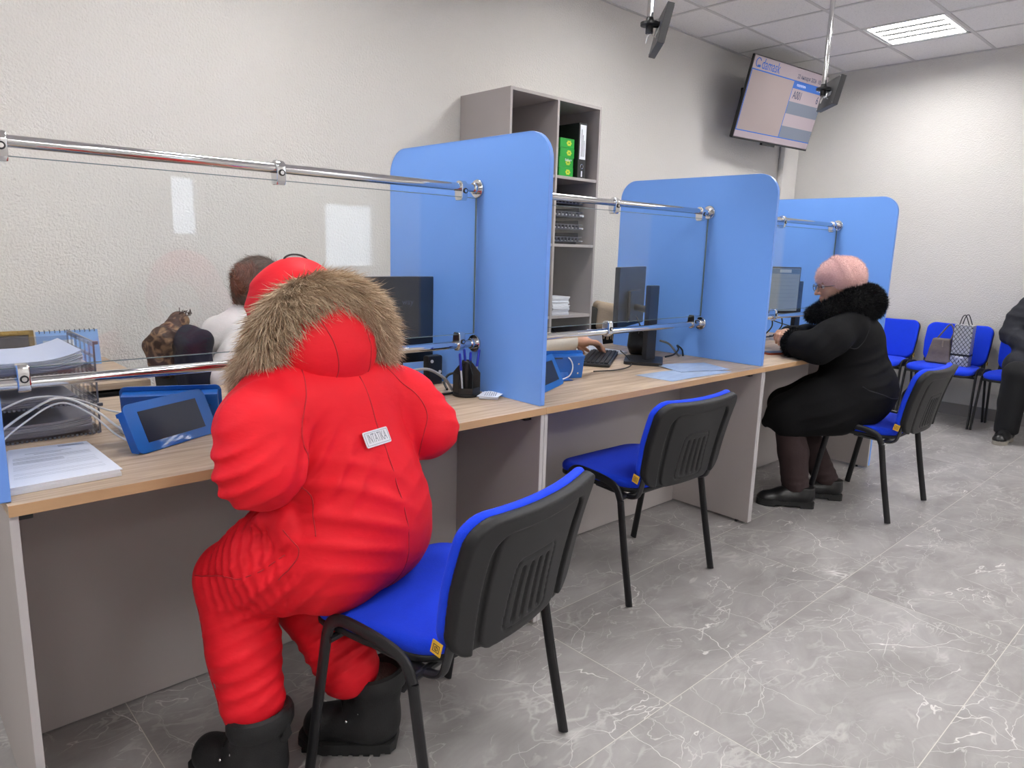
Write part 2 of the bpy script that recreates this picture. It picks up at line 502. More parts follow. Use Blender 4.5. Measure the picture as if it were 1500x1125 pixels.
def ceil_mat():
    m, nt, b, o = new_mat('suspended_ceiling_tile')
    p = pos_node(nt)
    n1 = node(nt, 'ShaderNodeTexNoise'); n1.inputs['Scale'].default_value = 150; n1.inputs['Detail'].default_value = 3
    nt.links.new(p, n1.inputs['Vector'])
    cr = node(nt, 'ShaderNodeValToRGB'); e = cr.color_ramp.elements
    e[0].position = 0.33; e[0].color = srgb('#dddada'); e[1].position = 0.45; e[1].color = srgb('#eeebea')
    nt.links.new(n1.outputs['Fac'], cr.inputs['Fac']); nt.links.new(cr.outputs[0], b.inputs['Base Color'])
    bp = node(nt, 'ShaderNodeBump'); bp.inputs['Strength'].default_value = 0.3; bp.inputs['Distance'].default_value = 0.003
    nt.links.new(n1.outputs['Fac'], bp.inputs['Height']); nt.links.new(bp.outputs[0], b.inputs['Normal'])
    b.inputs['Roughness'].default_value = 0.9; return m

def wood_mat():
    m, nt, b, o = new_mat('pale_oak_laminate')
    p = pos_node(nt)
    mp = node(nt, 'ShaderNodeMapping'); mp.inputs['Scale'].default_value = (1.6, 22, 22)
    nt.links.new(p, mp.inputs['Vector'])
    n1 = node(nt, 'ShaderNodeTexNoise'); n1.inputs['Scale'].default_value = 2.2; n1.inputs['Detail'].default_value = 6; n1.inputs['Distortion'].default_value = 0.6
    nt.links.new(mp.outputs[0], n1.inputs['Vector'])
    mp2 = node(nt, 'ShaderNodeMapping'); mp2.inputs['Scale'].default_value = (6, 160, 160); nt.links.new(p, mp2.inputs['Vector'])
    n2 = node(nt, 'ShaderNodeTexNoise'); n2.inputs['Scale'].default_value = 2.0; n2.inputs['Detail'].default_value = 2; nt.links.new(mp2.outputs[0], n2.inputs['Vector'])
    f = mth(nt, 'ADD', mth(nt, 'MULTIPLY', n1.outputs['Fac'], 0.7), mth(nt, 'MULTIPLY', n2.outputs['Fac'], 0.3))
    cr = node(nt, 'ShaderNodeValToRGB'); e = cr.color_ramp.elements
    e[0].position = 0.36; e[0].color = srgb('#9d866f'); e[1].position = 0.64; e[1].color = srgb('#c6b19a')
    nt.links.new(f, cr.inputs['Fac']); nt.links.new(cr.outputs[0], b.inputs['Base Color'])
    b.inputs['Roughness'].default_value = 0.45; b.inputs['Specular IOR Level'].default_value = 0.35
    return m

M_wall = wall_mat(); M_floor = floor_mat(); M_ceil = ceil_mat(); M_wood = wood_mat()
M_edge = mat('oak_edge_band', '#b8946f', 0.5, var=0.12, vscale=3, stretch=(2, 30, 30))
M_grey = mat('light_grey_laminate', '#a9a2a0', 0.55, var=0.03, vscale=3, bump=0.03, bscale=300)
M_greyedge = mat('grey_edge_band', '#b5b1b2', 0.5, var=0.02)
M_blue = mat('blue_partition_laminate', '#76aafa', 0.38, var=0.015, vscale=2, spec=0.4)
M_tbar = mat('ceiling_grid_bar', '#cfcccb', 0.6, var=0.02)
M_chrome = mat('polished_chrome', '#d9dadd', 0.07, metal=1.0, var=0.0)
M_black = mat('black_plastic', '#1b1b1d', 0.45, var=0.1, bump=0.08, bscale=400)
M_blackm = mat('black_painted_steel', '#17171a', 0.42, var=0.1, spec=0.5)
M_white = mat('white_plastic', '#dcdcdb', 0.45, var=0.02)
M_paper = mat('white_paper', '#dde0e8', 0.7, var=0.02)
M_base = mat('grey_tile_skirting', '#8a8583', 0.45, var=0.12, vscale=5)
M_glass = glass_mat('clear_glass_pane', '#fdfefe', 1.0)
M_screen = mat('dark_glossy_screen', '#15181f', 0.12, var=0.05, spec=0.5)

# ------------------------------------------------------------------ room shell
X0, Y0 = -3.4, -4.6
def slab(name, lo, hi, m):
    return struct(MB().box(lo, hi).build(name, m))
slab('floor', (X0, Y0, -0.1), (XW, YW, 0), M_floor)
slab('wall_left', (X0-0.1, YW, -0.1), (XW+0.1, YW+0.12, ZC+0.15), M_wall)
slab('wall_far', (XW, Y0-0.1, -0.1), (XW+0.12, YW, ZC+0.15), M_wall)
slab('wall_back', (X0-0.12, Y0-0.1, -0.1), (X0, YW, ZC+0.15), M_wall)
# right wall; two unseen openings added for bright reflections in the glass
REFL_OPENINGS = [(0.60, 0.86, 1.25, 1.80), (2.10, 2.72, 0.97, 1.66)]
mb = MB(); xs = X0
for (a, b2, z0, z1) in REFL_OPENINGS:
    mb.box((xs, Y0-0.12, -0.1), (a, Y0, ZC+0.15)); xs = b2
    mb.box((a, Y0-0.12, -0.1), (b2, Y0, z0)); mb.box((a, Y0-0.12, z1), (b2, Y0, ZC+0.15))
mb.box((xs, Y0-0.12, -0.1), (XW, Y0, ZC+0.15))
struct(mb.build('wall_right', M_wall))
for i, (a, b2, z0, z1) in enumerate(REFL_OPENINGS):
    w = MB()
    for (p, q) in (((a, z0), (b2, z0+0.03)), ((a, z1-0.03), (b2, z1)), ((a, z0), (a+0.03, z1)), ((b2-0.03, z0), (b2, z1))):
        w.box((p[0], Y0-0.09, p[1]), (q[0], Y0-0.03, q[1]), 0.004)
    struct(w.build('window_%d' % (i+1), M_white))  # frame of an added opening, there for its reflection in the glass
# ceiling with hanging grid: tiles leave openings for the light fittings
xl = [GX0-TILE*i for i in range(-1, 16)]; yl = [GY0-TILE*j for j in range(-1, 13)]
LIGHT_CELLS = [(i, j) for i in (0, 4, 8, 12) for j in (1, 5, 9)]      # cell i: x from GX0-(i+1)T to GX0-iT ; j: y from GY0-(j+1)T to GY0-jT
mb = MB()
for i in range(-1, 15):
    for j in range(-1, 12):
        if (i, j) in LIGHT_CELLS: continue
        x1, x0, y1, y0 = GX0-i*TILE, GX0-(i+1)*TILE, GY0-j*TILE, GY0-(j+1)*TILE
        x1, y1 = min(x1, XW), min(y1, YW); x0, y0 = max(x0, X0), max(y0, Y0)
        if x1-x0 > 0.01 and y1-y0 > 0.01: mb.box((x0, y0, ZC), (x1, y1, ZC+0.02))
struct(mb.build('ceiling', M_ceil))
mb = MB(); k = 0.0115
for x in [GX0-TILE*i for i in range(0, 15)]: mb.box((x-k, Y0, ZC-0.004), (x+k, YW, ZC-0.0005))
for y in [GY0-TILE*j for j in range(0, 12)]: mb.box((X0, y-k, ZC-0.0036), (XW, y+k, ZC-0.0005))
for (lo, hi) in (((X0, YW-0.02, ZC-0.006), (XW, YW, ZC-0.0005)), ((XW-0.02, Y0, ZC-0.006), (XW, YW, ZC-0.0005))): mb.box(lo, hi)
struct(mb.build('trim_2', M_tbar))
slab('baseboard_far', (XW-0.012, Y0, 0), (XW, YW-0.06, 0.095), M_base)
slab('baseboard_left', (X0, YW-0.012, 0), (4.715, YW, 0.095), M_base)
struct(MB().box((4.72, YW-0.06, 0), (XW, YW, ZC-0.007), 0.02).build('trim_1', M_wall))

# ------------------------------------------------------------------ ceiling lights
M_lamp = emission_mat('lamp_diffuser', '#faf9f8', 1.0)
M_lamp.node_tree.nodes['Principled BSDF'].inputs['Emission Strength'].default_value = LAMP = 15.0
M_lampw = mat('white_lamp_housing', '#e6e6e4', 0.4, var=0.01)
M_louv = mat('grey_louver', '#4c4c4c', 0.5, var=0.01)
def ceiling_light(x, y, label, group):
    t = thing('ceiling_light', label, 'light', (x, y, ZC), PI/2, group)
    h = TILE/2-0.012
    fr = MB()
    for s in (-1, 1):
        fr.box((s*(h-0.012)-0.012, -h, 0.0), (s*(h-0.012)+0.012, h, 0.05)); fr.box((-h, s*(h-0.012)-0.012, 0.0), (h, s*(h-0.012)+0.012, 0.05))
    fr.box((-h, -h, 0.05), (h, h, 0.06))
    fr.build('housing', M_lampw, t)
    for q in (-0.375, -0.125, 0.125, 0.375):
        yy = q*2*(h-0.024)
        MB().box((-h+0.03, yy-0.050, 0.020), (h-0.03, yy+0.050, 0.030), 0.004).build('lamp_tube', M_lamp, t)
    for q in (-0.25, 0, 0.25):
        yy = q*2*(h-0.024)
        lv = MB().box((-h+0.05, yy-0.013, 0.002), (h-0.03, yy+0.013, 0.03))
        for k2 in range(26):
            xx = -h+0.06+k2*(2*h-0.11)/25
            lv.box((xx-0.004, yy-0.026, 0.003), (xx+0.004, yy+0.026, 0.016))
        lv.build('louver', M_louv, t)
    return t
L0 = ceiling_light(GX0-0.5*TILE, GY0-1.5*TILE, 'square recessed louvred light glowing in the ceiling near the far wall', 'recessed ceiling lights')
n_l = 0
for (i, j) in LIGHT_CELLS:
    if (i, j) == (0, 1): continue
    c = copy_tree(L0); c.location = (GX0-(i+.5)*TILE, GY0-(j+.5)*TILE, ZC)
    c['label'] = 'recessed louvred light in the ceiling out over the rest of the hall'
# ------------------------------------------------------------------ counter desks
names = ['nearest', 'middle', 'farthest']
for k in range(3):
    xa, xb = (k-1)*BAY+0.009, k*BAY+0.009
    t = thing('counter_desk', ['oak topped grey counter desk nearest the camera with the person in red seated at it',
                               'oak topped grey counter desk in the middle with an empty blue chair at it',
                               'farthest oak topped grey counter desk where the person in black sits'][k], 'desk', (xa+BAY/2, 0.45, 0), 0, 'service counter desks')
    top = MB().box((xa+0.0004, 0.0012, CT-0.022), (xb-0.0004, 0.90, CT))
    o = wb(top, 'worktop', M_wood, t)
    e = MB().box((xa+0.0004, 0.0, CT-0.022), (xb-0.0004, 0.0015, CT), 0.0004)
    world_child(e.build('edge_band', M_edge), o); 
    for x in (xa, xb-0.0162):
        lg = wb(MB().box((x, 0.009, 0.012), (x+0.016, 0.86, CT-0.022), 0.0008), 'leg_panel', M_grey, t)
        e2 = MB().box((x+0.0008, 0.0075, 0.0125), (x+0.0152, 0.0094, CT-0.0225), 0.0004).build('edge_band', M_greyedge)
        e2.parent = lg
        for yy in (0.07, 0.78):
            f = MB().cyl((x+0.008, yy, 0), (x+0.008, yy, 0.014), 0.007, None, 12).build('foot', M_black); f.parent = lg
    wb(MB().box((xa+0.017, 0.425, 0.006), (xb-0.0172, 0.441, CT-0.022), 0.0008), 'modesty_panel', M_grey, t)
    for (bx, s) in ((xa+0.0165, 1), (xb-0.0167, -1)):
        wb(MB().box((min(bx, bx+s*0.028), 0.05, CT-0.048), (max(bx, bx+s*0.028), 0.085, CT-0.0225), 0.002), 'corner_bracket', M_black, t)

# ------------------------------------------------------------------ blue partitions
M_blueedge = mat('blue_partition_edge', '#6a97e6', 0.3, var=0.02)
part_lab = ['blue laminate partition at the near left end of the counter', 'large blue partition between the red snowsuit person and the empty chair',
            'blue partition between the empty middle chair and the person in the pink hat', 'blue end partition behind the person in the pink hat, farthest of the row']
for k in range(-1, 3):
    x = k*BAY
    t = thing('privacy_partition', part_lab[k+1], 'partition', (x+0.009, 0.445, 0), 0, 'blue partitions between the counters')
    H = 1.5896-CT-0.001
    poly = rrect(0.851, H, 0.09, 8, 0.4453, H/2, rs=[0.004, 0.09, 0.09, 0.004])
    def place(off, th):
        return Matrix(((0, 0, 1, x+off), (1, 0, 0, 0), (0, 1, 0, CT+0.001), (0, 0, 0, 1)))
    p = MB().prism(poly, TH-0.002, place(0.001, 0)).build('panel', M_blue)
    world_child(p, t)
    pe = [(a, b) for a, b in rrect(0.8535, H+0.0012, 0.091, 8, 0.4453, H/2+0.0006, rs=[0.004, 0.091, 0.091, 0.004])]
    e = MB()
    n = len(pe); lo = []; hi = []
    inner = [(a*1.0, b) for a, b in poly]
    M = place(0.0, 0)
    rows = []
    for (q, z) in ((poly, 0.0002), (pe, 0.0012), (pe, TH-0.0012), (poly, TH-0.0002)):
        rows.append([e.bm.verts.new(M @ Vector((a, b, z))) for a, b in q])
    for r in range(3):
        for i in range(n): e.bm.faces.new((rows[r][i], rows[r][(i+1) % n], rows[r+1][(i+1) % n], rows[r+1][i]))
    eo = e.build('edge_band', M_blueedge); world_child(eo, t)
    if k == 2:
        wb(MB().box((x+TH+0.0096, 0.012, 0.012), (x+TH+0.027, 0.86, CT-0.0005), 0.001), 'lower_panel', M_blue, t)

# ------------------------------------------------------------------ glass screens on chrome rails
RR = 0.0132
M_gedge = mat('dark_green_glass_edge', '#6f8084', 0.2, var=0.02)
scr_lab = ['clear glass screen on two chrome rails in front of the person in red', 'clear glass screen on two chrome rails over the middle counter',
           'clear glass screen on two chrome rails before the person in the pink hat']
for k in range(3):
    xa, xb = (k-1)*BAY+TH, k*BAY
    t = thing('glass_screen', scr_lab[k], 'screen', ((xa+xb)/2, YR, CT), 0, 'glass screens over the counters')
    wb(MB().box((xa+0.012, YR-0.003, ZR2+0.034), (xb-0.008, YR+0.003, ZR1-0.030)), 'pane', M_glass, t)
    pe = MB()
    for zz in (ZR2+0.034, ZR1-0.0318): pe.box((xa+0.012, YR-0.0032, zz), (xb-0.008, YR+0.0032, zz+0.0018))
    for xx in (xa+0.0105, xb-0.0085): pe.box((xx, YR-0.0032, ZR2+0.034), (xx+0.0018, YR+0.0032, ZR1-0.030))
    wb(pe, 'pane_edge', M_gedge, t)
    for z, up in ((ZR1, -1), (ZR2, 1)):
        r = wb(MB().cyl((xa+0.002, YR, z), (xb-0.002, YR, z), RR, None, 24), 'rail', M_chrome, t)
        for x, s in ((xa, 1), (xb, -1)):
            prof = [(0.030, 0.0), (0.030, 0.0065), (0.0285, 0.008), (0.0185, 0.0085), (0.0185, 0.023), (0.0170, 0.0245), (RR+0.0003, 0.0246)]
            M = Matrix(((0, 0, s, x), (0, 1, 0, YR), (1, 0, 0, z), (0, 0, 0, 1)))
            f = MB().lathe(prof, seg=24, M=M).build('flange', M_chrome)
            world_child(f, t)
        for xc in ((xa+xb)/2-0.611, (xa+xb)/2-0.001, (xa+xb)/2+0.622):
            cl = MB()
            prof = []
            for a in range(0, 181, 15): prof.append((0.021*math.cos(math.radians(a)), 0.021*math.sin(math.radians(a))))
            prof += [(-0.019, -0.034), (-0.013, -0.043), (0.013, -0.043), (0.019, -0.034)]
            if up == -1: pl = [(a, b) for a, b in prof]
            else: pl = [(a, -b) for a, b in prof]
            # profile lies in y,z ; extruded along x
            M = Matrix(((0, 0, 1, xc-0.013), (1, 0, 0, YR), (0, 1, 0, z), (0, 0, 0, 1)))
            cl.prism(pl, 0.026, M, 0.004)
            c = world_child(cl.build('clamp', M_chrome, None, 30), t)
            zz = z+up*0.012
            b = MB().cyl((xc, YR-0.0235, zz), (xc, YR-0.0195, zz), 0.0085, None, 16).build('bolt', M_blackm); b.parent = c
            b2 = MB().cyl((xc, YR-0.0245, zz), (xc, YR-0.0215, zz), 0.0052, None, 12).build('bolt', M_chrome); b2.parent = c

# ------------------------------------------------------------------ visitor chairs
M_fab = mat('blue_woven_upholstery', '#1a41e0', 0.85, var=0.06, vscale=40, sheen=0.05, bump=0.35, bscale=420, bdist=0.003, spec=0.2)
M_shell = mat('black_textured_plastic', '#19191b', 0.5, var=0.06, bump=0.12, bscale=900, bdist=0.001, spec=0.4)
M_yellow = mat('yellow_label', '#d9a92c', 0.6, var=0.03)
M_ink = mat('dark_ink', '#2a2a2e', 0.7, var=0.0)

A0 = np.array([0, -0.183, 0.435]); A1 = np.array([0, -0.262, 0.748])       # back panel, bottom to top on its front face
VD = (A1-A0)/np.linalg.norm(A1-A0); HB = float(np.linalg.norm(A1-A0)); ND = np.array([0, -VD[2], VD[1]])  # backwards normal
def back_uvw(P):
    q = P-A0.astype(np.float32)
    u = P[..., 0]; v = q@VD.astype(np.float32)-HB/2; w = q@ND.astype(np.float32)
    return u, v, w+0.55*u*u-0.35*(v-0.02)**2
def rr2(u, v, hu, hv, r):
    a = np.abs(u)-(hu-r); b = np.abs(v)-(hv-r)
    return np.hypot(np.maximum(a, 0), np.maximum(b, 0))+np.minimum(np.maximum(a, b), 0)-r
def slab_sd(d2, w, w0, w1, r):
    dw = np.abs(w-(w0+w1)/2)-(w1-w0)/2
    a, b = d2+r, dw+r
    return np.hypot(np.maximum(a, 0), np.maximum(b, 0))+np.minimum(np.maximum(a, b), 0)-r
def sd_backpad(P):
    u, v, w = back_uvw(P)
    s = 1-0.10*np.clip(-v/HB, 0, 1)
    d2 = rr2(u/s, v, 0.233, HB/2-0.001, 0.062)
    return slab_sd(d2, w, -0.020, 0.010, 0.0145)
def sd_backshell(P):
    u, v, w = back_uvw(P)
    s = 1-0.10*np.clip(-v/HB, 0, 1); us = u/s
    outer = rr2(us, v, 0.232, HB/2-0.002, 0.06)
    base = slab_sd(outer, w, 0.006, 0.020, 0.004)
    rim = np.maximum(outer, -rr2(us, v+0.045, 0.172, HB/2+0.002, 0.05))
    rimd = slab_sd(rim, w, 0.014, 0.034, 0.007)
    mid = slab_sd(rr2(us, v+0.02, 0.150, HB/2-0.018, 0.035), w, 0.014, 0.029, 0.005)
    d = smin(smin(base, rimd, 0.006), mid, 0.004)
    # vent block with four grooves
    box = rr2(us*(1+0.9*(v+0.06)), v+0.055, 0.078, 0.085, 0.02)
    frame = np.abs(box)-0.002
    d = smax(d, -slab_sd(frame, w, 0.0255, 0.05, 0.001), 0.003)
    for c in (-0.048, -0.016, 0.016, 0.048):
        g = rr2(us*(1+0.9*(v+0.06))-c, v+0.06, 0.0065, 0.070, 0.006)
        d = smax(d, -slab_sd(g, w, 0.023, 0.05, 0.001), 0.003)
    return d
def sd_seat(P):
    u = P[..., 0]; v = P[..., 1]-0.035
    z = P[..., 2]-0.425+0.30*np.maximum(v-0.09, 0)**1.5+0.12*u*u*0-0.06*(0.05-np.minimum(u*u, 0.05))*0.3
    d2 = rr2(u, v, 0.232-0.03*np.clip(-v/0.19, 0, 1), 0.192, 0.075)
    return slab_sd(d2, z, -0.020, 0.021, 0.0195)
def sd_seatpan(P):
    u = P[..., 0]; v = P[..., 1]-0.035
    z = P[..., 2]-0.425+0.30*np.maximum(v-0.09, 0)**1.5
    d2 = rr2(u, v, 0.231-0.03*np.clip(-v/0.19, 0, 1), 0.191, 0.075)
    return slab_sd(d2, z, -0.031, -0.012, 0.006)

def make_chair():
    t = thing('visitor_chair', 'x', 'chair', (0, 0, 0), 0, 'blue visitor chairs')
    net_obj('seat', sd_seat, (-0.25, -0.18, 0.36), (0.25, 0.25, 0.47), 0.006, M_fab, t)
    net_obj('seat_pan', sd_seatpan, (-0.25, -0.18, 0.35), (0.25, 0.25, 0.44), 0.006, M_shell, t)
    pad = net_obj('backrest', sd_backpad, (-0.25, -0.33, 0.40), (0.25, -0.13, 0.79), 0.005, M_fab, t)
    net_obj('back_shell', sd_backshell, (-0.25, -0.36, 0.40), (0.25, -0.13, 0.79), 0.0034, M_shell, t)
    for s in (-1, 1):
        path = smooth_path([(s*0.252, 0.198, 0.006), (s*0.247, 0.160, 0.24), (s*0.243, 0.134, 0.395)], 5)[:-1]
        arc = smooth_path([(s*0.243, 0.134, 0.395), (s*0.2425, 0.120, 0.425), (s*0.242, 0.088, 0.440), (s*0.242, 0.03, 0.4405), (s*0.242, -0.05, 0.432), (s*0.243, -0.098, 0.415), (s*0.244, -0.122, 0.375)], 6)[:-1]
        tail = smooth_path([(s*0.244, -0.122, 0.375), (s*0.248, -0.155, 0.20), (s*0.252, -0.196, 0.006)], 5)
        # front leg, seat rail and rear leg as their own meshes
        MB().tube(path+[Vector((s*0.243, 0.134, 0.395))], 0.0085, 12, 0.0145, side=(1, 0, 0)).build('leg', M_blackm, t)
        MB().tube(arc+[Vector((s*0.244, -0.122, 0.375))], 0.0085, 12, 0.0145, side=(1, 0, 0)).build('side_rail', M_blackm, t)
        MB().tube(tail, 0.0085, 12, 0.0145, side=(1, 0, 0)).build('leg', M_blackm, t)
        # strut that carries the back
        pts = smooth_path([(s*0.205, 0.02, 0.392), (s*0.205, -0.08, 0.388), (s*0.206, -0.130, 0.384), (s*0.207, -0.166, 0.397), (s*0.207, -0.180, 0.432), (s*0.205, -0.187, 0.468)], 6)
        MB().tube(pts, 0.014, 12, 0.007, side=(1, 0, 0)).build('back_strut', M_blackm, t)
    for yy in (0.125, -0.118):
        MB().tube([(-0.246, yy, 0.384), (0.246, yy, 0.384)], 0.009, 10).build('crossbar', M_blackm, t)
    M = frame_M((0, -0.172, 0.452), (1, 0, 0), tuple(-ND))
    lo = MB().box((-0.2335, -0.010, 0.0), (-0.2305, 0.016, 0.030), 0.0008, M=M).build('maker_tag', M_yellow, t)
    sq = MB()
    for r0 in (0.0085,):
        for (a, b, c, d) in ((-r0, -r0, r0, -r0+0.0012), (-r0, r0-0.0012, r0, r0), (-r0, -r0, -r0+0.0012, r0), (r0-0.0012, -r0, r0, r0)):
            sq.box((-0.0002, a, b), (0.0003, c, d))
        for ang in range(0, 360, 30):
            a1, a2 = math.radians(ang), math.radians(ang+30)
            sq.tube([(0, 0.0045*math.cos(a1), 0.0045*math.sin(a1)), (0, 0.0045*math.cos(a2), 0.0045*math.sin(a2))], 0.0006, 5)
        sq.tube([(0, 0, -0.0055), (0, 0, 0.0055)], 0.0006, 5)
    Ms = M @ Matrix.Translation((-0.2337, 0.003, 0.015))
    bmesh.ops.transform(sq.bm, matrix=Ms, verts=sq.bm.verts)
    e = sq.build('maker_mark', M_ink, lo, None)
    return t
chair0 = make_chair()
chair0.location = (-0.607, -0.285, 0); chair0.rotation_euler = (0, 0, 0.215)
chair0['label'] = 'blue and black visitor chair under the person in the red snowsuit'
def place_chair(x, y, rz, label):
    c = copy_tree(chair0); c.location = (x, y, 0); c.rotation_euler = (0, 0, rz); c['label'] = label; return c
place_chair(0.600, 0.066, -0.03, 'empty blue and black visitor chair at the middle counter')
place_chair(2.195, -0.22, 0.0, 'blue and black visitor chair under the person in the pink hat')
WCH = 4.668
place_chair(WCH, 0.70, PI/2, 'empty blue chair by the far wall, partly behind the pink hat person')
place_chair(WCH, 0.175, PI/2, 'blue chair by the far wall with a brown bag and a silver bag on it')
place_chair(WCH, -0.35, PI/2, 'blue chair by the far wall under the person in dark padded coat')

# ------------------------------------------------------------------ tall shelf unit
SX0, SX1, SY0, SZ = 1.045, 1.770, 1.345, 2.061
t = thing('shelf_unit', 'tall grey open shelf unit against the clerks\' wall', 'shelf', ((SX0+SX1)/2, 1.55, 0))
for x, nm in ((SX0, 'side_panel'), ((SX0+SX1)/2-0.008, 'divider'), (SX1-0.016, 'side_panel')):
    wb(MB().box((x, SY0, 0.0), (x+0.016, YW-0.006, SZ-0.016), 0.0008), nm, M_grey, t)
wb(MB().box((SX0, SY0, SZ-0.0165), (SX1, YW-0.006, SZ), 0.0008), 'top_panel', M_grey, t)
wb(MB().box((SX0+0.002, YW-0.010, 0.03), (SX1-0.002, YW-0.005, SZ-0.02)), 'back_panel', M_grey, t)
SHELF_Z = [0.06, 0.455, 0.857, 1.272, 1.650]
for z in SHELF_Z:
    for (a, b) in ((SX0+0.0165, (SX0+SX1)/2-0.0085), ((SX0+SX1)/2+0.0085, SX1-0.0165)):
        wb(MB().box((a, SY0+0.002, z-0.016), (b, YW-0.011, z), 0.0008), 'shelf', M_grey, t)
RX0 = (SX0+SX1)/2+0.0085
# binder
M_green = mat('green_carton', '#1f9a35', 0.5, var=0.05); M_leaf = mat('yellow_green_print', '#b9c93a', 0.6, var=0.05)
M_navy = mat('navy_plastic', '#23283c', 0.5, var=0.06)
zb = 1.651
t = thing('lever_arch_binder', 'black lever arch binder with white spine label on the top right shelf', 'binder', (1.63, 1.50, zb))
wb(MB().box((1.60, 1.362, zb), (1.668, 1.66, zb+0.305), 0.003), 'cover', M_black, t)
wb(MB().box((1.610, 1.3605, zb+0.105), (1.660, 1.3625, zb+0.295), 0.0005), 'spine_label', M_paper, t)
rg = MB()
for a in range(0, 360, 30):
    a1, a2 = math.radians(a), math.radians(a+30)
    rg.tube([(1.634+0.012*math.cos(a1), 1.3612, zb+0.065+0.012*math.sin(a1)), (1.634+0.012*math.cos(a2), 1.3612, zb+0.065+0.012*math.sin(a2))], 0.0022, 6)
wb(rg, 'finger_ring', M_chrome, t)
wb(MB().box((1.630, 1.3605, zb+0.008), (1.640, 1.3625, zb+0.04)), 'spine_label', M_paper, t)
for dy, dz in ((0.04, 0.16), (0.07, 0.16), (0.04, 0.20), (0.07, 0.20)):
    wb(MB().cyl((1.5995, 1.40+dy, zb+dz), (1.5985, 1.40+dy, zb+dz), 0.004), 'rivet', M_chrome, t)
for q in range(3):
    wb(MB().box((1.622+q*0.011, 1.3600, zb+0.12), (1.625+q*0.011, 1.3606, zb+0.27-0.03*q)), 'print_line', M_ink, t)
for i in range(4):
    z = zb+i*0.053
    t = thing('green_carton', ['green carton at the bottom of the stack beside the black binder', 'green carton second from the bottom, beside the black binder',
                               'green carton second from the top, beside the black binder', 'topmost green carton of the stack beside the black binder'][i], 'box', (1.525, 1.50, z), 0, 'green cartons on the shelf')
    dx = [0.0, -0.002, 0.004, 0.001][i]
    wb(MB().box((1.470+dx, 1.385, z), (1.588+dx, 1.64, z+0.0525), 0.0015), 'carton', M_green, t)
    g = MB(); cx = 1.555+dx
    for a in range(0, 360, 60):
        g.ball((cx-0.012+0.013*math.cos(math.radians(a)), 1.3845, z+0.027+0.010*math.sin(math.radians(a))), (0.009, 0.0008, 0.006), 10)
    wb(g, 'leaf_print', M_leaf, t)
    if i == 1:
        world_child(text_part('lettering', 'Ballet+', 0.02, M_paper, None, Matrix.Translation((1.515, 1.3838, z+0.04)) @ Matrix(((1, 0, 0, 0), (0, 0, -1, 0), (0, 1, 0, 0), (0, 0, 0, 1)))), t)
# letter tray stack
t = thing('letter_tray_stack', 'stack of dark slotted letter trays holding papers on the shelf unit', 'tray', (1.56, 1.5, 1.273))
for i in range(4):
    z = 1.285+i*0.072
    xo = 1.44; w = 0.235
    b = MB(); b.box((xo, 1.38, z), (xo+w, 1.68, z+0.004))
    for xx in (xo, xo+w-0.004): b.box((xx, 1.40, z), (xx+0.004, 1.68, z+0.055))
    for q in range(7): b.box((xo+0.02+q*0.03, 1.376, z), (xo+0.032+q*0.03, 1.381, z+0.028))
    b.box((xo, 1.374, z), (xo+w, 1.379, z+0.006)); b.box((xo, 1.374, z+0.024), (xo+w, 1.379, z+0.030))
    if i == 0:
        for xx in (xo+0.004, xo+w-0.012):
            b.box((xx, 1.41, 1.273), (xx+0.008, 1.66, z))
    tr = wb(b, 'tray', M_navy, t)
    if i < 3:
        pb = MB().box((xo+0.01, 1.385, z+0.004), (xo+w-0.01+0.035, 1.67, z+0.009+0.004*i), 0.001).build('paper_sheet', M_paper)
        pb.parent = tr
t = tag(MB().box((1.435, 1.50, 0.858), (1.56, 1.70, 1.235), 0.006).build('document_case', M_navy), 'dark navy document case standing on the middle right shelf', 'box')
for i in range(3):
    o = MB()
    for q in range(5): o.box((1.44+rng.normal()*0.003, 1.365+rng.normal()*0.004, 0.858+i*0.036+q*0.007), (1.585+rng.normal()*0.004, 1.495, 0.858+i*0.036+q*0.007+0.0068), 0.0006)
    tag(o.build('paper_ream', M_paper), ['lowest ream of white paper in front of the navy case', 'middle ream of white paper in front of the navy case', 'topmost ream of white paper in front of the navy case'][i], 'paper', 'paper reams on the shelf')
def sd_bag(P):
    d = ell(P, (1.56, 1.53, 0.58), (0.125, 0.14, 0.19)); return np.maximum(d, 0.456-P[..., 2])+0.004*wob(P, 40)
t = tag(net_obj('black_bag', sd_bag, (1.40, 1.36, 0.44), (1.71, 1.70, 0.80), 0.008, mat('black_bag_fabric', '#1a1a20', 0.6, bump=0.1)), 'black soft bag on the low right shelf of the grey unit', 'bag')
# ------------------------------------------------------------------ queue television
TVP = [Vector(v) for v in ((3.560, 1.417, 2.714), (4.626, 1.329, 2.721), (4.642, 1.474, 2.137), (3.576, 1.562, 2.130))]
ex = (TVP[1]-TVP[0]).normalized(); ey = (TVP[0]-TVP[3]).normalized()
tc = sum(TVP, Vector())/4
TM = frame_M(tc, ex, ey)          # local x right, y up, z towards the viewer
W2, H2 = 0.535, 0.301
t = thing('television', 'wall television tilted down in the corner showing the queue number table', 'television', tuple(tc))
wb(MB().prism(rrect(2*W2, 2*H2, 0.006, 3), 0.022, TM @ Matrix.Translation((0, 0, -0.022)), 0.002), 'housing', M_black, t)
wb(MB().box((-W2+0.02, -H2+0.0, -0.05), (W2*0.9, 0.05, -0.022), 0.01, TM), 'rear_cover', M_black, t)
def scr(name, col, s): return mat(name, col, 0.25, var=0.0, emit=s)
S_bg = scr('screen_pale', '#8f8389', 0.12); S_tan = scr('screen_tan', '#877a79', 0.12); S_blue = scr('screen_blue', '#2a559c', 0.14)
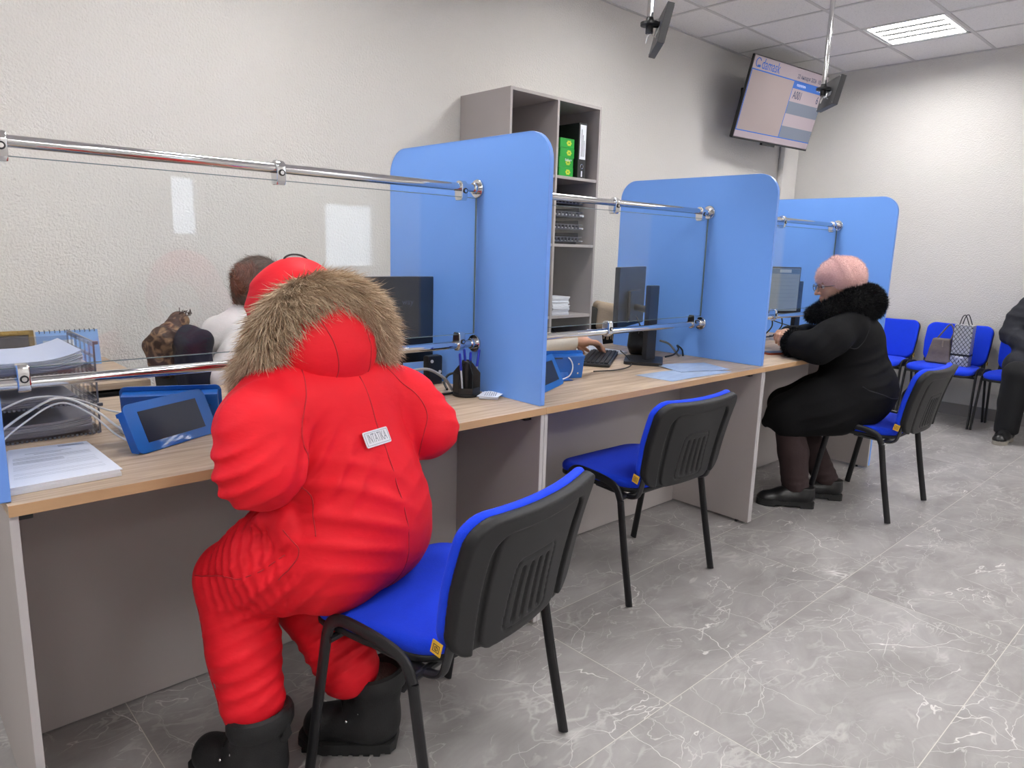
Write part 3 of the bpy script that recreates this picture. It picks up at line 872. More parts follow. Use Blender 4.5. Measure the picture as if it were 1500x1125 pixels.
S_row = scr('screen_row_grey', '#636a78', 0.09); S_txt = scr('screen_text', '#353f58', 0.03); S_logo = scr('screen_logo', '#2a55a0', 0.1); S_wt = scr('screen_white', '#b0b9ce', 0.2)
scn = wb(MB().prism(rrect(2*W2-0.016, 2*H2-0.022, 0.002, 2), 0.001, TM @ Matrix.Translation((0, 0.004, 0.0001))), 'screen', S_bg, t)
SW, SH = 2*W2-0.016, 2*H2-0.022
def srect(u0, v0, u1, v1, m, nm, dz=0.0012):
    x0, x1 = (u0-0.5)*SW, (u1-0.5)*SW; y1, y0 = (0.5-v0)*SH+0.004, (0.5-v1)*SH+0.004
    o = MB().box((x0, y0, dz), (x1, y1, dz+0.0006), 0, TM).build(nm, m); world_child(o, t); return o
srect(0.0, 0.155, 1.0, 0.170, S_blue, 'screen_rule')
srect(0.0, 0.905, 1.0, 0.918, S_blue, 'screen_rule')
srect(0.0, 0.170, 0.008, 0.905, S_blue, 'screen_rule')
srect(0.012, 0.172, 0.553, 0.903, S_tan, 'screen_panel')
srect(0.553, 0.158, 0.560, 0.918, S_blue, 'screen_rule')
srect(0.560, 0.158, 1.0, 0.255, S_blue, 'screen_header')
srect(0.560, 0.425, 1.0, 0.585, S_row, 'screen_row')
srect(0.560, 0.750, 1.0, 0.906, S_row, 'screen_row')
def stext(body, u, v, size, m, nm, xs=1.0, align='LEFT'):
    M = TM @ Matrix.Translation(((u-0.5)*SW, (0.5-v)*SH+0.004, 0.0024))
    world_child(text_part(nm, body, size, m, None, M, 0.0002, align, xs), t)
stext('damask', 0.10, 0.082, 0.105, S_logo, 'screen_lettering', 0.78)
g = MB()
for (a0, a1, rr, cx, cy) in ((30, 330, 0.030, 0.055, 0.075),):
    for a in range(a0, a1, 20):
        p = lambda a: TM @ Vector(((cx-0.5)*SW+rr*math.cos(math.radians(a)), (0.5-cy)*SH+0.004+rr*math.sin(math.radians(a)), 0.003))
        g.tube([p(a), p(a+20)], 0.003, 6)
g.box(((0.055-0.5)*SW+0.0, (0.5-0.075)*SH-0.028, 0.002), ((0.055-0.5)*SW+0.034, (0.5-0.075)*SH-0.016+0.004, 0.004), 0, TM)
world_child(g.build('screen_emblem', S_logo), t)
stext('22 января 2026  10:04', 0.578, 0.100, 0.044, S_txt, 'screen_lettering', 0.92)
stext('посетитель', 0.60, 0.207, 0.030, S_wt, 'screen_lettering', 0.8)
stext('№ окна', 0.89, 0.207, 0.030, S_wt, 'screen_lettering', 0.8)
stext('A001', 0.585, 0.340, 0.085, S_txt, 'screen_lettering', 0.72)
stext('6', 0.92, 0.335, 0.085, S_txt, 'screen_lettering', 0.8)
wb(MB().box((-0.13, -H2-0.016, -0.02), (0.05, -H2+0.001, 0.004), 0.003, TM), 'sensor_bar', M_black, t)
wm = TM @ Vector((0, 0, -0.05))
wb(MB().box((wm.x-0.12, YW-0.02, wm.z-0.15), (wm.x+0.12, YW-0.0005, wm.z+0.15), 0.003), 'wall_plate', M_blackm, t)
wb(MB().tube([(wm.x, YW-0.02, wm.z), (wm.x+0.02, (wm.y+YW)/2, wm.z), tuple(wm)], 0.02, 12), 'bracket_arm', M_blackm, t)

# ------------------------------------------------------------------ small window-number displays on poles
M_disp = mat('dark_grey_metal_case', '#3a3a3c', 0.4, metal=0.3, var=0.05)
def hanging_display(x, y, label):
    t = thing('hanging_display', label, 'display', (x, y, ZC), 0, 'number displays hung from the ceiling')
    zc = 2.075-ZC
    MB().cyl((0, 0, -0.006), (0, 0, zc-0.03), 0.0115, None, 20).build('pole', M_chrome, t)
    MB().lathe([(0.04, -0.012), (0.04, -0.006), (0.0, -0.005)][:2]+[(0.02, -0.0055)], seg=20).build('ceiling_cap', M_chrome, t)
    MB().lathe([(0.012, zc-0.045), (0.014, zc-0.045), (0.014, zc-0.02), (0.034, zc-0.018), (0.034, zc-0.008), (0.016, zc-0.006), (0.012, zc+0.01)], seg=24).build('collar', M_blackm, t)
    n = Vector((0.7071, -0.7071, 0)); d = Vector((0.7071, 0.7071, 0))
    up = (Vector((0, 0, 1))+0.22*n).normalized(); nn = d.cross(up).normalized()
    c = Vector((0.042, -0.022, 2.043-ZC))
    M = frame_M(c, d, up)      # z = d x up = towards the waiting hall
    MB().tube([(0, 0, zc-0.013), tuple(Vector((0, 0, zc-0.013))*0.4+(c+Vector((0, 0, 0.02)))*0.6), tuple(M @ Vector((0, 0.02, -0.012)))], 0.011, 10).build('bracket', M_blackm, t)
    cs = MB().box((-0.104, -0.070, -0.013), (0.104, 0.070, 0.013), 0.002, M).build('case', M_disp, t)
    MB().box((-0.098, -0.064, 0.013), (0.098, 0.064, 0.0142), 0.0, M).build('front_screen', M_screen, t)
    for (a, b) in ((-0.035, -0.008), (0.012, -0.008)):
        MB().box((a, b-0.008, -0.0142), (a+0.030, b+0.012, -0.0131), 0, M).build('sticker', M_white, t)
    for (a, b) in ((-0.096, 0.062), (0.096, 0.062), (-0.096, -0.062), (0.096, -0.062)):
        MB().cyl(M @ Vector((a, b, -0.0128)), M @ Vector((a, b, -0.0148)), 0.003, None, 8).build('screw', M_chrome, t)
    ca = smooth_path([(0, 0.004, zc-0.04), (-0.01, 0.004, zc-0.08), tuple(M @ Vector((-0.03, -0.03, -0.04))), tuple(M @ Vector((-0.015, -0.03, -0.013)))], 6)
    MB().tube(ca, 0.0022, 8).build('cable', mat('pale_cable', '#c6c4c2', 0.5), t)
    return t
hanging_display(0.695, 0.215, 'small black display on a chrome pole, nearest, above the middle counter')
hanging_display(2.095, 0.190, 'small black display on a chrome pole in front of the television')

# ------------------------------------------------------------------ things on the nearest counter
M_clear = glass_mat('smoky_clear_plastic', '#e9e9ec', 1.0, 0.05)
M_clearedge = mat('smoky_plastic_edge', '#70717a', 0.3, var=0.03)
TT0, TT1, TY0, TY1 = -1.384, -1.135, 0.457, 0.745
t = thing('letter_tray_stack', 'smoky clear stacked letter trays full of papers at the near counter end', 'tray', (-1.26, 0.6, CT))
for i in range(3):
    z = CT+0.002+i*0.078
    b = MB(); b.box((TT0, TY0, z), (TT1, TY1, z+0.003))
    for xx in (TT0, TT1-0.003):
        b.box((xx, TY0, z), (xx+0.003, TY1, z+0.012)); b.box((xx, TY0, z+0.062), (xx+0.003, TY1, z+0.074))
        b.box((xx, TY0, z+0.033), (xx+0.003, TY1, z+0.040))
        for q in range(7):
            yy = TY0+q*(TY1-TY0-0.008)/6
            b.box((xx, yy, z), (xx+0.003, yy+0.008, z+0.07))
    b.box((TT0, TY1-0.003, z), (TT1, TY1, z+0.06))
    b.box((TT0, TY0, z), (TT1, TY0+0.003, z+0.022))
    tr = wb(b, 'tray', M_clear, t)
    e = MB()
    for q in range(26):
        xx = TT0+0.004+q*(TT1-TT0-0.012)/25
        e.box((xx, TY0-0.001, z-0.0015), (xx+0.0045, TY0+0.006, z+0.003))
    for xx in (TT0, TT1-0.004): e.box((xx, TY0-0.002, z), (xx+0.004, TY0, z+0.074))
    e.box((TT1-0.004, TY0-0.004, z+0.068), (TT1+0.008, TY0+0.004, z+0.076), 0.001)
    e.box((TT1-0.002, TY0, z+0.0735), (TT1+0.001, TY1, z+0.0755))
    eo = e.build('edge_rib', M_clearedge); eo.parent = tr
def sheet_stack(name, x0, x1, y0, y1, z, n, hh, curl, m):
    """a pile of sheets, right edge curling up"""
    mb = MB(); nx = 14
    for s in range(n):
        jx, jy = rng.normal()*0.003, rng.normal()*0.003
        zs = z+s*hh/n
        for (dz, flip) in ((0, 0),):
            cols = []
            for i in range(nx+1):
                u = i/nx; x = x0+jx+(x1-x0)*u
                zz = zs+curl*(0.4+0.6*s/n)*max(0, u-0.55)**2*4.0
                cols.append([mb.bm.verts.new((x, y0+jy, zz)), mb.bm.verts.new((x, y1+jy, zz)), mb.bm.verts.new((x, y1+jy, zz+hh/n*0.82)), mb.bm.verts.new((x, y0+jy, zz+hh/n*0.82))])
            for i in range(nx):
                for k in range(4):
                    mb.bm.faces.new((cols[i][k], cols[i][(k+1) % 4], cols[i+1][(k+1) % 4], cols[i+1][k]))
            mb.bm.faces.new(cols[0]); mb.bm.faces.new(cols[-1][::-1])
    return mb.build(name, m, None, 30)
M_paper2 = mat('white_paper_sheets', '#d3d5df', 0.75, var=0.05, vscale=20)
M_paper3 = mat('tray_shade_grey_paper', '#b4b1b4', 0.8, var=0.08, vscale=30)  # greyer paper for the lower trays, their shade put into the colour
tag(sheet_stack('paper_stack', -1.378, -1.16, TY0+0.012, TY1-0.01, CT+0.162, 9, 0.030, 0.028, M_paper2), 'curling pile of white sheets in the top clear letter tray', 'paper', 'paper piles in the letter trays')
tag(sheet_stack('paper_stack', -1.378, -1.18, TY0+0.012, TY1-0.01, CT+0.084, 5, 0.014, 0.012, M_paper3), 'thin pile of sheets in the middle clear letter tray', 'paper', 'paper piles in the letter trays')
tag(sheet_stack('paper_stack', -1.378, -1.15, TY0+0.012, TY1-0.01, CT+0.006, 9, 0.034, 0.016, M_paper3), 'thick pile of sheets in the bottom clear letter tray', 'paper', 'paper piles in the letter trays')
# forms pad
t = thing('form_pile', 'pile of printed white forms lying at the near front edge of the counter', 'paper', (-1.28, 0.2, CT))
C4 = [Vector(v) for v in ((-1.386, 0.060, 0), (-1.190, 0.066, 0), (-1.196, 0.338, 0), (-1.346, 0.352, 0))]
b = MB()
for s in range(7):
    j = Vector((rng.normal()*0.0012, rng.normal()*0.0012, 0)); z0 = CT+0.0005+s*0.0022
    lo = [b.bm.verts.new(v+j+Vector((0, 0, z0))) for v in C4]; hi = [b.bm.verts.new(v+j+Vector((0, 0, z0+0.0020))) for v in C4]
    b.bm.faces.new(lo[::-1]); b.bm.faces.new(hi)
    for i in range(4): b.bm.faces.new((lo[i], lo[(i+1) % 4], hi[(i+1) % 4], hi[i]))
wb(b, 'sheet', M_paper, t)
zt = CT+0.0005+6*0.0022+0.0022
M_print = mat('grey_print', '#8a8d98', 0.8, var=0.2, vscale=300)
def ontop(u, v): return (C4[0]*(1-u)+C4[1]*u)*(1-v)+(C4[3]*(1-u)+C4[2]*u)*v
pr = MB()
def line(u0, u1, v, th=0.009):
    a, b2, c, d = ontop(u0, v), ontop(u1, v), ontop(u1, v+th), ontop(u0, v+th)
    pr.bm.faces.new([pr.bm.verts.new(q+Vector((0, 0, zt+0.0002))) for q in (a, b2, c, d)])
for v in (0.95, 0.93, 0.91): line(0.62, 0.95, v)
line(0.2, 0.75, 0.80); line(0.3, 0.62, 0.765)
for v in (0.70, 0.675, 0.65): line(0.06, 0.93, v, 0.006)
for v in (0.60, 0.58, 0.56, 0.54): line(0.06, 0.60, v, 0.006)
for v in (0.47, 0.44, 0.41, 0.38, 0.28, 0.25, 0.2, 0.17): line(0.06, 0.92, v, 0.004)
line(0.62, 0.93, 0.62, 0.004); line(0.62, 0.93, 0.52, 0.004)
wb(pr, 'printed_lines', M_print, t, None)

# blue steel tablet stands
M_bsteel = mat('blue_painted_steel', '#1f62b4', 0.3, var=0.03, spec=0.5, coat=0.2)
M_tab = mat('black_tablet_glass', '#1b2030', 0.35, var=0.03)
def tablet(BL, BR, TLv, label, back=False):
    """front plate given by bottom-left, bottom-right, top-left corners as seen from its front"""
    BL, BR, TLv = Vector(BL), Vector(BR), Vector(TLv)
    x = BR-BL; w = x.length; y = TLv-BL; M = frame_M(BL, x, y); h = abs((M.inverted() @ TLv).y)
    t = thing('tablet_stand', label, 'tablet', tuple(BL), 0, 'blue tablet stands on the counters')
    outer = rrect(w, h, 0.016, 5, w/2, h/2)
    wb(MB().prism(outer, 0.003, M @ Matrix.Translation((0, 0, -0.003)), 0.0008), 'front_plate', M_bsteel, t)
    wb(MB().box((0.034, 0.022, 0.0001), (w-0.034, h-0.022, 0.0008), 0, M), 'tablet_screen', M_tab, t)
    # sheet-metal pocket behind the plate: wedge
    bz = -0.034
    body = MB().box((0.008, 0.004, bz), (w-0.008, h-0.014, -0.0032), 0.002, M); wb(body, 'pocket', M_bsteel, t)
    wb(MB().box((0.008, h-0.022, bz-0.004), (w-0.008, h-0.012, -0.0032), 0.001, M), 'top_flange', M_bsteel, t)
    wb(MB().box((w*0.42, h-0.021, bz-0.0045), (w*0.62, h-0.0165, bz-0.0038), 0, M), 'slot', M_black, t)
    for (a, b2) in ((0.03, 0.025), (w-0.03, 0.025), (0.03, h-0.045), (w-0.03, h-0.045)):
        wb(MB().cyl(M @ Vector((a, b2, bz)), M @ Vector((a, b2, bz-0.0016)), 0.0035, None, 12), 'screw', M_chrome, t)
    # foot: bent plate resting on the counter
    p0 = M @ Vector((w/2-0.05, 0.03, bz)); p1 = M @ Vector((w/2+0.05, 0.03, bz))
    nrm = (M.to_3x3() @ Vector((0, 0, -1))); nrm.z = 0; nrm.normalize()
    f = MB(); q = []
    for p in (p0, p1):
        g0 = Vector((p.x, p.y, CT+0.0015))
        q.append((p, g0+nrm*0.012, g0+nrm*0.05))
    th = Vector((0, 0, 0.0015))
    xa = (p1-p0).normalized()*0.0
    for i in range(2):
        a, b2, c, d = q[0][i], q[1][i], q[1][i+1], q[0][i+1]
        lo = [f.bm.verts.new(v) for v in (a, b2, c, d)]; hi = [f.bm.verts.new(v+th+nrm*0.001) for v in (a, b2, c, d)]
        f.bm.faces.new(lo[::-1]); f.bm.faces.new(hi)
        for k in range(4): f.bm.faces.new((lo[k], lo[(k+1) % 4], hi[(k+1) % 4], hi[k]))
    wb(f, 'foot', M_bsteel, t)
    return t
tablet((-1.119, 0.191, CT+0.002), (-0.902, 0.297, CT+0.002), (-1.146, 0.232, CT+0.112), 'blue tablet stand with its dark screen towards the camera on the near counter')
tablet((-0.848, 0.405, CT+0.002), (-1.072, 0.505, CT+0.002), (-0.833, 0.372, CT+0.108), 'blue tablet stand seen from behind with two screws on the near counter')
tablet((0.128, 0.145, CT+0.002), (0.351, 0.244, CT+0.002), (0.100, 0.188, CT+0.110), 'blue tablet stand, screen at left, half behind the large partition edge')
tablet((0.520, 0.318, CT+0.002), (0.290, 0.408, CT+0.002), (0.533, 0.292, CT+0.108), 'blue tablet stand with white cable seen from behind on the middle counter')
# cables
M_wc = mat('white_cable', '#d4d4d4', 0.5, var=0.02); M_bc = mat('black_cable', '#161618', 0.5, var=0.05)
def cable(pts, r, m, label, name='cable', cat='cable', group=None):
    o = MB().tube(smooth_path(pts, 8), r, 8).build(name, m, None, None)
    return tag(o, label, cat, group)
cable([(-1.383, 0.300, CT+0.055), (-1.31, 0.32, CT+0.10), (-1.235, 0.37, CT+0.118), (-1.17, 0.36, CT+0.085), (-1.12, 0.33, CT+0.035), (-1.075, 0.30, CT+0.010), (-1.045, 0.285, CT+0.012)], 0.0028, M_wc, 'white cable arching highest in front of the letter trays', group='white cables by the letter trays')
cable([(-1.383, 0.280, CT+0.035), (-1.32, 0.30, CT+0.082), (-1.24, 0.35, CT+0.110), (-1.18, 0.35, CT+0.078), (-1.13, 0.31, CT+0.022), (-1.09, 0.285, CT+0.004), (-1.05, 0.278, CT+0.008)], 0.0022, M_wc, 'thinner white cable arching lowest in front of the letter trays', group='white cables by the letter trays')
cable([(-1.383, 0.34, CT+0.095), (-1.29, 0.38, CT+0.122), (-1.20, 0.41, CT+0.105), (-1.12, 0.43, CT+0.062), (-1.06, 0.42, CT+0.045), (-1.02, 0.40, CT+0.045)], 0.0024, M_wc, 'white cable running from the letter trays to the rear tablet stand', group='white cables by the letter trays')
tag(MB().box((-1.10, 0.40, CT+0.0005), (-1.04, 0.44, CT+0.022), 0.006).build('power_adapter', M_white), 'small white power plug lying behind the tablet stand', 'charger')
cable([(0.390, 0.325, CT+0.080), (0.425, 0.300, CT+0.086), (0.442, 0.288, CT+0.055), (0.425, 0.285, CT+0.018), (0.37, 0.285, CT+0.004)], 0.0026, M_wc, 'white cable looping out of the tablet stand on the middle counter')

# pen holder
PH = Vector((-0.083, 0.288, CT+0.0005))
t = thing('pen_holder', 'black rotating desk organizer by the large blue partition', 'organizer', tuple(PH))
MB().lathe([(0.044, 0.0), (0.046, 0.003), (0.046, 0.008), (0.040, 0.010)], seg=32).build('base', M_black, t)
w = MB()
for k in range(6):
    a0 = k*PI/3+0.3; a1 = a0+PI/3
    p0 = Vector((0.045*math.cos(a0), 0.045*math.sin(a0), 0)); p1 = Vector((0.045*math.cos(a1), 0.045*math.sin(a1), 0))
    hgt = 0.030 if k in (3, 4) else 0.075
    for (za, zb2) in ((0.010, hgt),):
        vs = [w.bm.verts.new(v) for v in ((p0.x, p0.y, za), (p1.x, p1.y, za), (p1.x, p1.y, zb2), (p0.x, p0.y, zb2))]
        vi = [w.bm.verts.new((v.co.x*0.95, v.co.y*0.95, v.co.z)) for v in vs]
        w.bm.faces.new(vs); w.bm.faces.new(vi[::-1])
        for i in range(4): w.bm.faces.new((vs[i], vs[(i+1) % 4], vi[(i+1) % 4], vi[i]))
w.build('outer_wall', M_black, t)
f = MB()
for k in range(6):
    a0 = k*PI/3+0.3; d = Vector((math.cos(a0), math.sin(a0), 0)); n = Vector((-d.y, d.x, 0))*0.0012
    pl = [d*0.012+Vector((0, 0, 0.010)), d*0.0455+Vector((0, 0, 0.010)), d*0.0455+Vector((0, 0, 0.078)), d*0.018+Vector((0, 0, 0.112)), d*0.012+Vector((0, 0, 0.112))]
    A = [f.bm.verts.new(p+n) for p in pl]; B = [f.bm.verts.new(p-n) for p in pl]
    f.bm.faces.new(A); f.bm.faces.new(B[::-1])
    for i in range(5): f.bm.faces.new((A[i], A[(i+1) % 5], B[(i+1) % 5], B[i]))
f.build('fin', M_black, t)
MB().lathe([(0.0165, 0.010), (0.0165, 0.117), (0.0145, 0.119), (0.0135, 0.112)], seg=24).build('core_tube', M_black, t)
M_penb = mat('blue_pen_plastic', '#1f2fae', 0.35, var=0.03); M_pen = mat('clear_pen_barrel', '#c4c9d4', 0.3, var=0.02)
for (b0, tp, lab) in (((-0.026, -0.012, 0.014), (-0.055, -0.03, 0.150), 'blue pen leaning left in the black desk organizer'),
                      ((0.006, 0.004, 0.03), (-0.004, 0.010, 0.156), 'tallest blue pen standing in the middle tube of the organizer'),
                      ((0.008, -0.004, 0.02), (0.014, -0.002, 0.146), 'short blue pen upright in the middle of the organizer'),
                      ((0.028, -0.004, 0.014), (0.062, 0.010, 0.150), 'blue pen leaning right in the black desk organizer')):
    a, b2 = PH+Vector(b0), PH+Vector(tp)
    t = thing('pen', lab, 'pen', tuple(a), 0, 'pens in the organizer')
    wb(MB().tube([a, a.lerp(b2, 0.62)], 0.0034, 10), 'barrel', M_pen, t)
    wb(MB().tube([a.lerp(b2, 0.58), a.lerp(b2, 0.97), b2], [0.0045, 0.0045, 0.003], 10), 'cap', M_penb, t)
# note slips
t = thing('note_slips', 'small pile of white note slips in front of the pen organizer', 'paper', (-0.03, 0.2, CT))
b = MB()
for s in range(8):
    a = 0.75+rng.normal()*0.10
    M = Matrix.Translation((-0.033+rng.normal()*0.004, 0.222+rng.normal()*0.004, CT+0.0006+s*0.0013)) @ Matrix.Rotation(a, 4, 'Z')
    b.box((-0.045, -0.030, 0), (0.045, 0.030, 0.0011), 0, M)
wb(b, 'slip', M_paper, t)
pr = MB()
for q in range(6): pr.box((-0.035, -0.02+q*0.007, 0), (0.03-0.004*(q % 3), -0.018+q*0.007, 0.0003), 0, Matrix.Translation((-0.033, 0.222, CT+0.0006+8*0.0013+0.0004)) @ Matrix.Rotation(0.75, 4, 'Z'))
wb(pr, 'printed_lines', M_print, t, None)

# monitors
M_mon = mat('monitor_black', '#121317', 0.3, var=0.05, spec=0.5)
M_monside = mat('monitor_bezel', '#1d1e22', 0.35, var=0.05)
def monitor(c, az, w, h, tilt, pole, label, front, scr_m=None, logo=None, base_yaw=0.0, ph=0.33, wide=True):
    """panel centre c; az direction of the panel's width; camera-facing side is -normal"""
    d = Vector((math.cos(az), math.sin(az), 0)); up = Vector((math.sin(az)*tilt, -math.cos(az)*tilt, 1)).normalized() if False else Vector((0, 0, 1))
    M = frame_M(c, d, up)     # z = d x up points to -y side (camera / customers)
    t = thing('computer_monitor', label, 'monitor', (c[0], c[1], CT), 0, 'computer monitors on the counters')
    wb(MB().box((-w/2, -h/2, -0.012), (w/2, h/2, 0.012), 0.004, M), 'housing', M_mon, t)
    s = 1 if front else -1
    wb(MB().box((-w/2+0.008, -h/2+0.016, s*0.0121 if s > 0 else -0.0129), (w/2-0.008, h/2-0.008, 0.0129 if s > 0 else -0.0121), 0, M), 'screen', scr_m or M_screen, t)
    s = -s
    wb(MB().box((-0.085, -h/2+0.02, min(s*0.012, s*0.03)), (0.085, 0.03, max(s*0.012, s*0.03)), 0.008, M), 'rear_cover', M_mon, t)
    pz = Vector((pole[0], pole[1], CT))
    mt = M @ Vector((0, -h*0.18, s*0.03))
    wb(MB().tube([mt, mt.lerp(Vector((pz.x, pz.y, mt.z)), 0.5), (pz.x, pz.y, mt.z)], 0.016, 12), 'arm', M_blackm, t)
    wb(MB().box((pz.x-0.034, pz.y-0.013, CT+0.012), (pz.x+0.034, pz.y+0.013, CT+ph), 0.004), 'column', M_blackm, t)
    R = Matrix.Translation((pz.x, pz.y, CT+0.0005)) @ Matrix.Rotation(base_yaw, 4, 'Z')
    wb(MB().prism(rrect(0.22, 0.17, 0.02, 5, -0.01, 0.02), 0.014, R, 0.003), 'base', M_blackm, t)
    wb(MB().tube(smooth_path([mt+Vector((0.01, 0, -0.04)), mt+Vector((0.03, -0.03, -0.12)), (pz.x+0.04, pz.y+0.02, CT+0.06), (pz.x+0.07, pz.y+0.09, CT+0.022)], 6), 0.003, 8), 'cable', M_bc, t)
    if logo:
        x, z, sz = logo[1:]
        world_child(text_part('lettering', logo[0], sz, mat('faint_grey_print', '#3c4356', 0.5), None, M @ Matrix.Translation((x, z, 0.0305 if abs(x) < 0.085 else 0.0128)), 0.0001), t)
    return t
monitor((-0.245, 0.617, 0.975), -0.06, 0.50, 0.31, 0, (-0.20, 0.55), 'dark computer monitor seen from behind between the red hood and the partition', False, logo=('way', 0.115, 0.065, 0.030), ph=0.18)
monitor((1.138, 0.571, 1.033), math.radians(21), 0.42, 0.275, 0, (1.062, 0.388), 'dark computer monitor on a column stand on the middle counter', False, base_yaw=math.radians(35), ph=0.345)
M_lit = mat('lit_window_screen', '#6f7a86', 0.3, var=0.12, vscale=14, emit=0.06)
t3 = monitor((2.345, 0.500, 1.045), math.radians(-25), 0.40, 0.27, 0, (2.625, 0.46), 'computer monitor showing a grey program window on the farthest counter', True, scr_m=M_lit, ph=0.345)
Mx = frame_M((2.345, 0.500, 1.045), Vector((math.cos(math.radians(-25)), math.sin(math.radians(-25)), 0)), (0, 0, 1))
wb(MB().box((-0.19, 0.095, 0.0130), (0.19, 0.124, 0.0134), 0, Mx), 'screen_header', mat('screen_header_blue', '#3f5876', 0.3, emit=0.05), t3)
wb(MB().box((0.05, 0.102, 0.0135), (0.13, 0.120, 0.0138), 0, Mx), 'screen_field', mat('screen_field_pale', '#8f99a4', 0.3, emit=0.08), t3)
ln = MB()
for q in range(7): ln.box((-0.17, 0.07-q*0.022, 0.0130), (0.17, 0.0715-q*0.022, 0.0133), 0, Mx)
wb(ln, 'screen_lines', mat('screen_line_grey', '#55616e', 0.3, emit=0.15), t3)
# black cables and small hub by the near monitor
hub = thing('cable_hub', 'black power hub with white buttons under the near monitor', 'hub', (0.0, 0.56, CT))
wb(MB().box((-0.085, 0.500, CT+0.0005), (-0.02, 0.535, CT+0.105), 0.008), 'body', M_black, hub)
for (a, b2) in ((-0.07, 0.085), (-0.035, 0.045)): wb(MB().cyl((a, 0.501, CT+b2), (a, 0.497, CT+b2), 0.006, None, 12), 'button', M_white, hub)
cable([(-0.30, 0.40, CT+0.03), (-0.26, 0.39, CT+0.075), (-0.18, 0.38, CT+0.085), (-0.115, 0.37, CT+0.05), (-0.085, 0.36, CT+0.006)], 0.005, mat('grey_cable', '#8d8d8f', 0.5), 'thick grey cable arching beside the red shoulder under the near monitor')
cable([(-0.16, 0.33, CT+0.004), (-0.10, 0.335, CT+0.005), (-0.035, 0.37, CT+0.03), (-0.01, 0.395, CT+0.052), (-0.05, 0.42, CT+0.050), (-0.09, 0.40, CT+0.03), (-0.10, 0.37, CT+0.008)], 0.0042, M_bc, 'black cable loop lying behind the pen organizer')
# keyboards
def keyboard(corner, dx, dy, L, Wd, label):
    t = thing('keyboard', label, 'keyboard', tuple(corner), 0, 'keyboards on the counters')
    M = frame_M(corner, dx, dy)
    wb(MB().box((0, 0, 0), (L, Wd, 0.014), 0.004, M), 'case', M_black, t)
    ks = MB()
    for r_ in range(6):
        for c_ in range(18):
            if r_ == 0 and 4 <= c_ <= 8: continue
            x = 0.012+c_*(L-0.024)/18; y = 0.010+r_*(Wd-0.02)/6
            ks.box((x, y, 0.0142), (x+(L-0.024)/18*0.86, y+(Wd-0.02)/6*0.84, 0.0195), 0.0015, M)
    ks.box((0.012+4*(L-0.024)/18, 0.010, 0.0142), (0.012+8.9*(L-0.024)/18, 0.010+(Wd-0.02)/6*0.84, 0.0195), 0.0015, M)
    wb(ks, 'keys', M_shell, t); return t
keyboard((0.778, 0.378, CT+0.001), (0.83, 0.555, 0.0), (-0.555, 0.83, 0.0), 0.43, 0.135, 'black keyboard under the clerk\'s hand on the middle counter')
keyboard((2.07, 0.40, CT+0.001), (0.92, 0.38, 0.0), (-0.38, 0.92, 0.0), 0.36, 0.13, 'black keyboard on the farthest counter')
# things behind the middle monitor
def sd_tel(P): return np.maximum(rbox(P, (1.215, 0.555, CT+0.055), (0.075, 0.05, 0.055), 0.02, rotR(0.5, 0.5)), CT+0.002-P[..., 2])
tel = thing('desk_phone', 'black desk phone behind the column of the middle monitor', 'phone', (1.215, 0.555, CT))
world_child(net_obj('body', sd_tel, (1.08, 0.42, CT-0.01), (1.36, 0.70, CT+0.16), 0.006, M_shell), tel)
wb(MB().tube(smooth_path([(1.15, 0.50, CT+0.110), (1.20, 0.54, CT+0.122), (1.27, 0.585, CT+0.112)], 5), [0.014]*10+[0.014], 10), 'handset', M_black, tel)
tag(MB().box((1.02, 0.60, CT+0.0005), (1.18, 0.82, CT+0.012), 0.001).build('paper_pile', M_paper), 'white papers lying behind the keyboard on the middle counter', 'paper')
tag(MB().prism([(0, 0), (0.13, 0.02), (0.14, 0.10), (0.02, 0.11)], 0.0012, frame_M((1.08, 0.76, CT+0.001), (1, 0.1, 0.0), (-0.05, 0.3, 1))).build('paper_note', M_paper), 'crumpled white note standing behind the clerk\'s hand', 'paper')
cable([(1.30, 0.50, CT+0.07), (1.335, 0.47, CT+0.055), (1.35, 0.44, CT+0.02), (1.345, 0.42, CT+0.005), (1.33, 0.40, CT+0.004)], 0.005, mat('grey_cable_b', '#6c6c70', 0.5), 'grey cable drooping beside the middle monitor column')
cable([(1.24, 0.42, CT+0.005), (1.30, 0.415, CT+0.012), (1.36, 0.43, CT+0.030), (1.385, 0.455, CT+0.045), (1.375, 0.42, CT+0.03), (1.35, 0.395, CT+0.005)], 0.004, M_bc, 'black cable bent on the middle counter near the partition')
cable([(0.64, 0.35, CT+0.003), (0.76, 0.32, CT+0.003), (0.90, 0.36, CT+0.003), (0.97, 0.43, CT+0.02), (0.96, 0.47, CT+0.05)], 0.0025, M_bc, 'thin black cable curving in front of the keyboard')
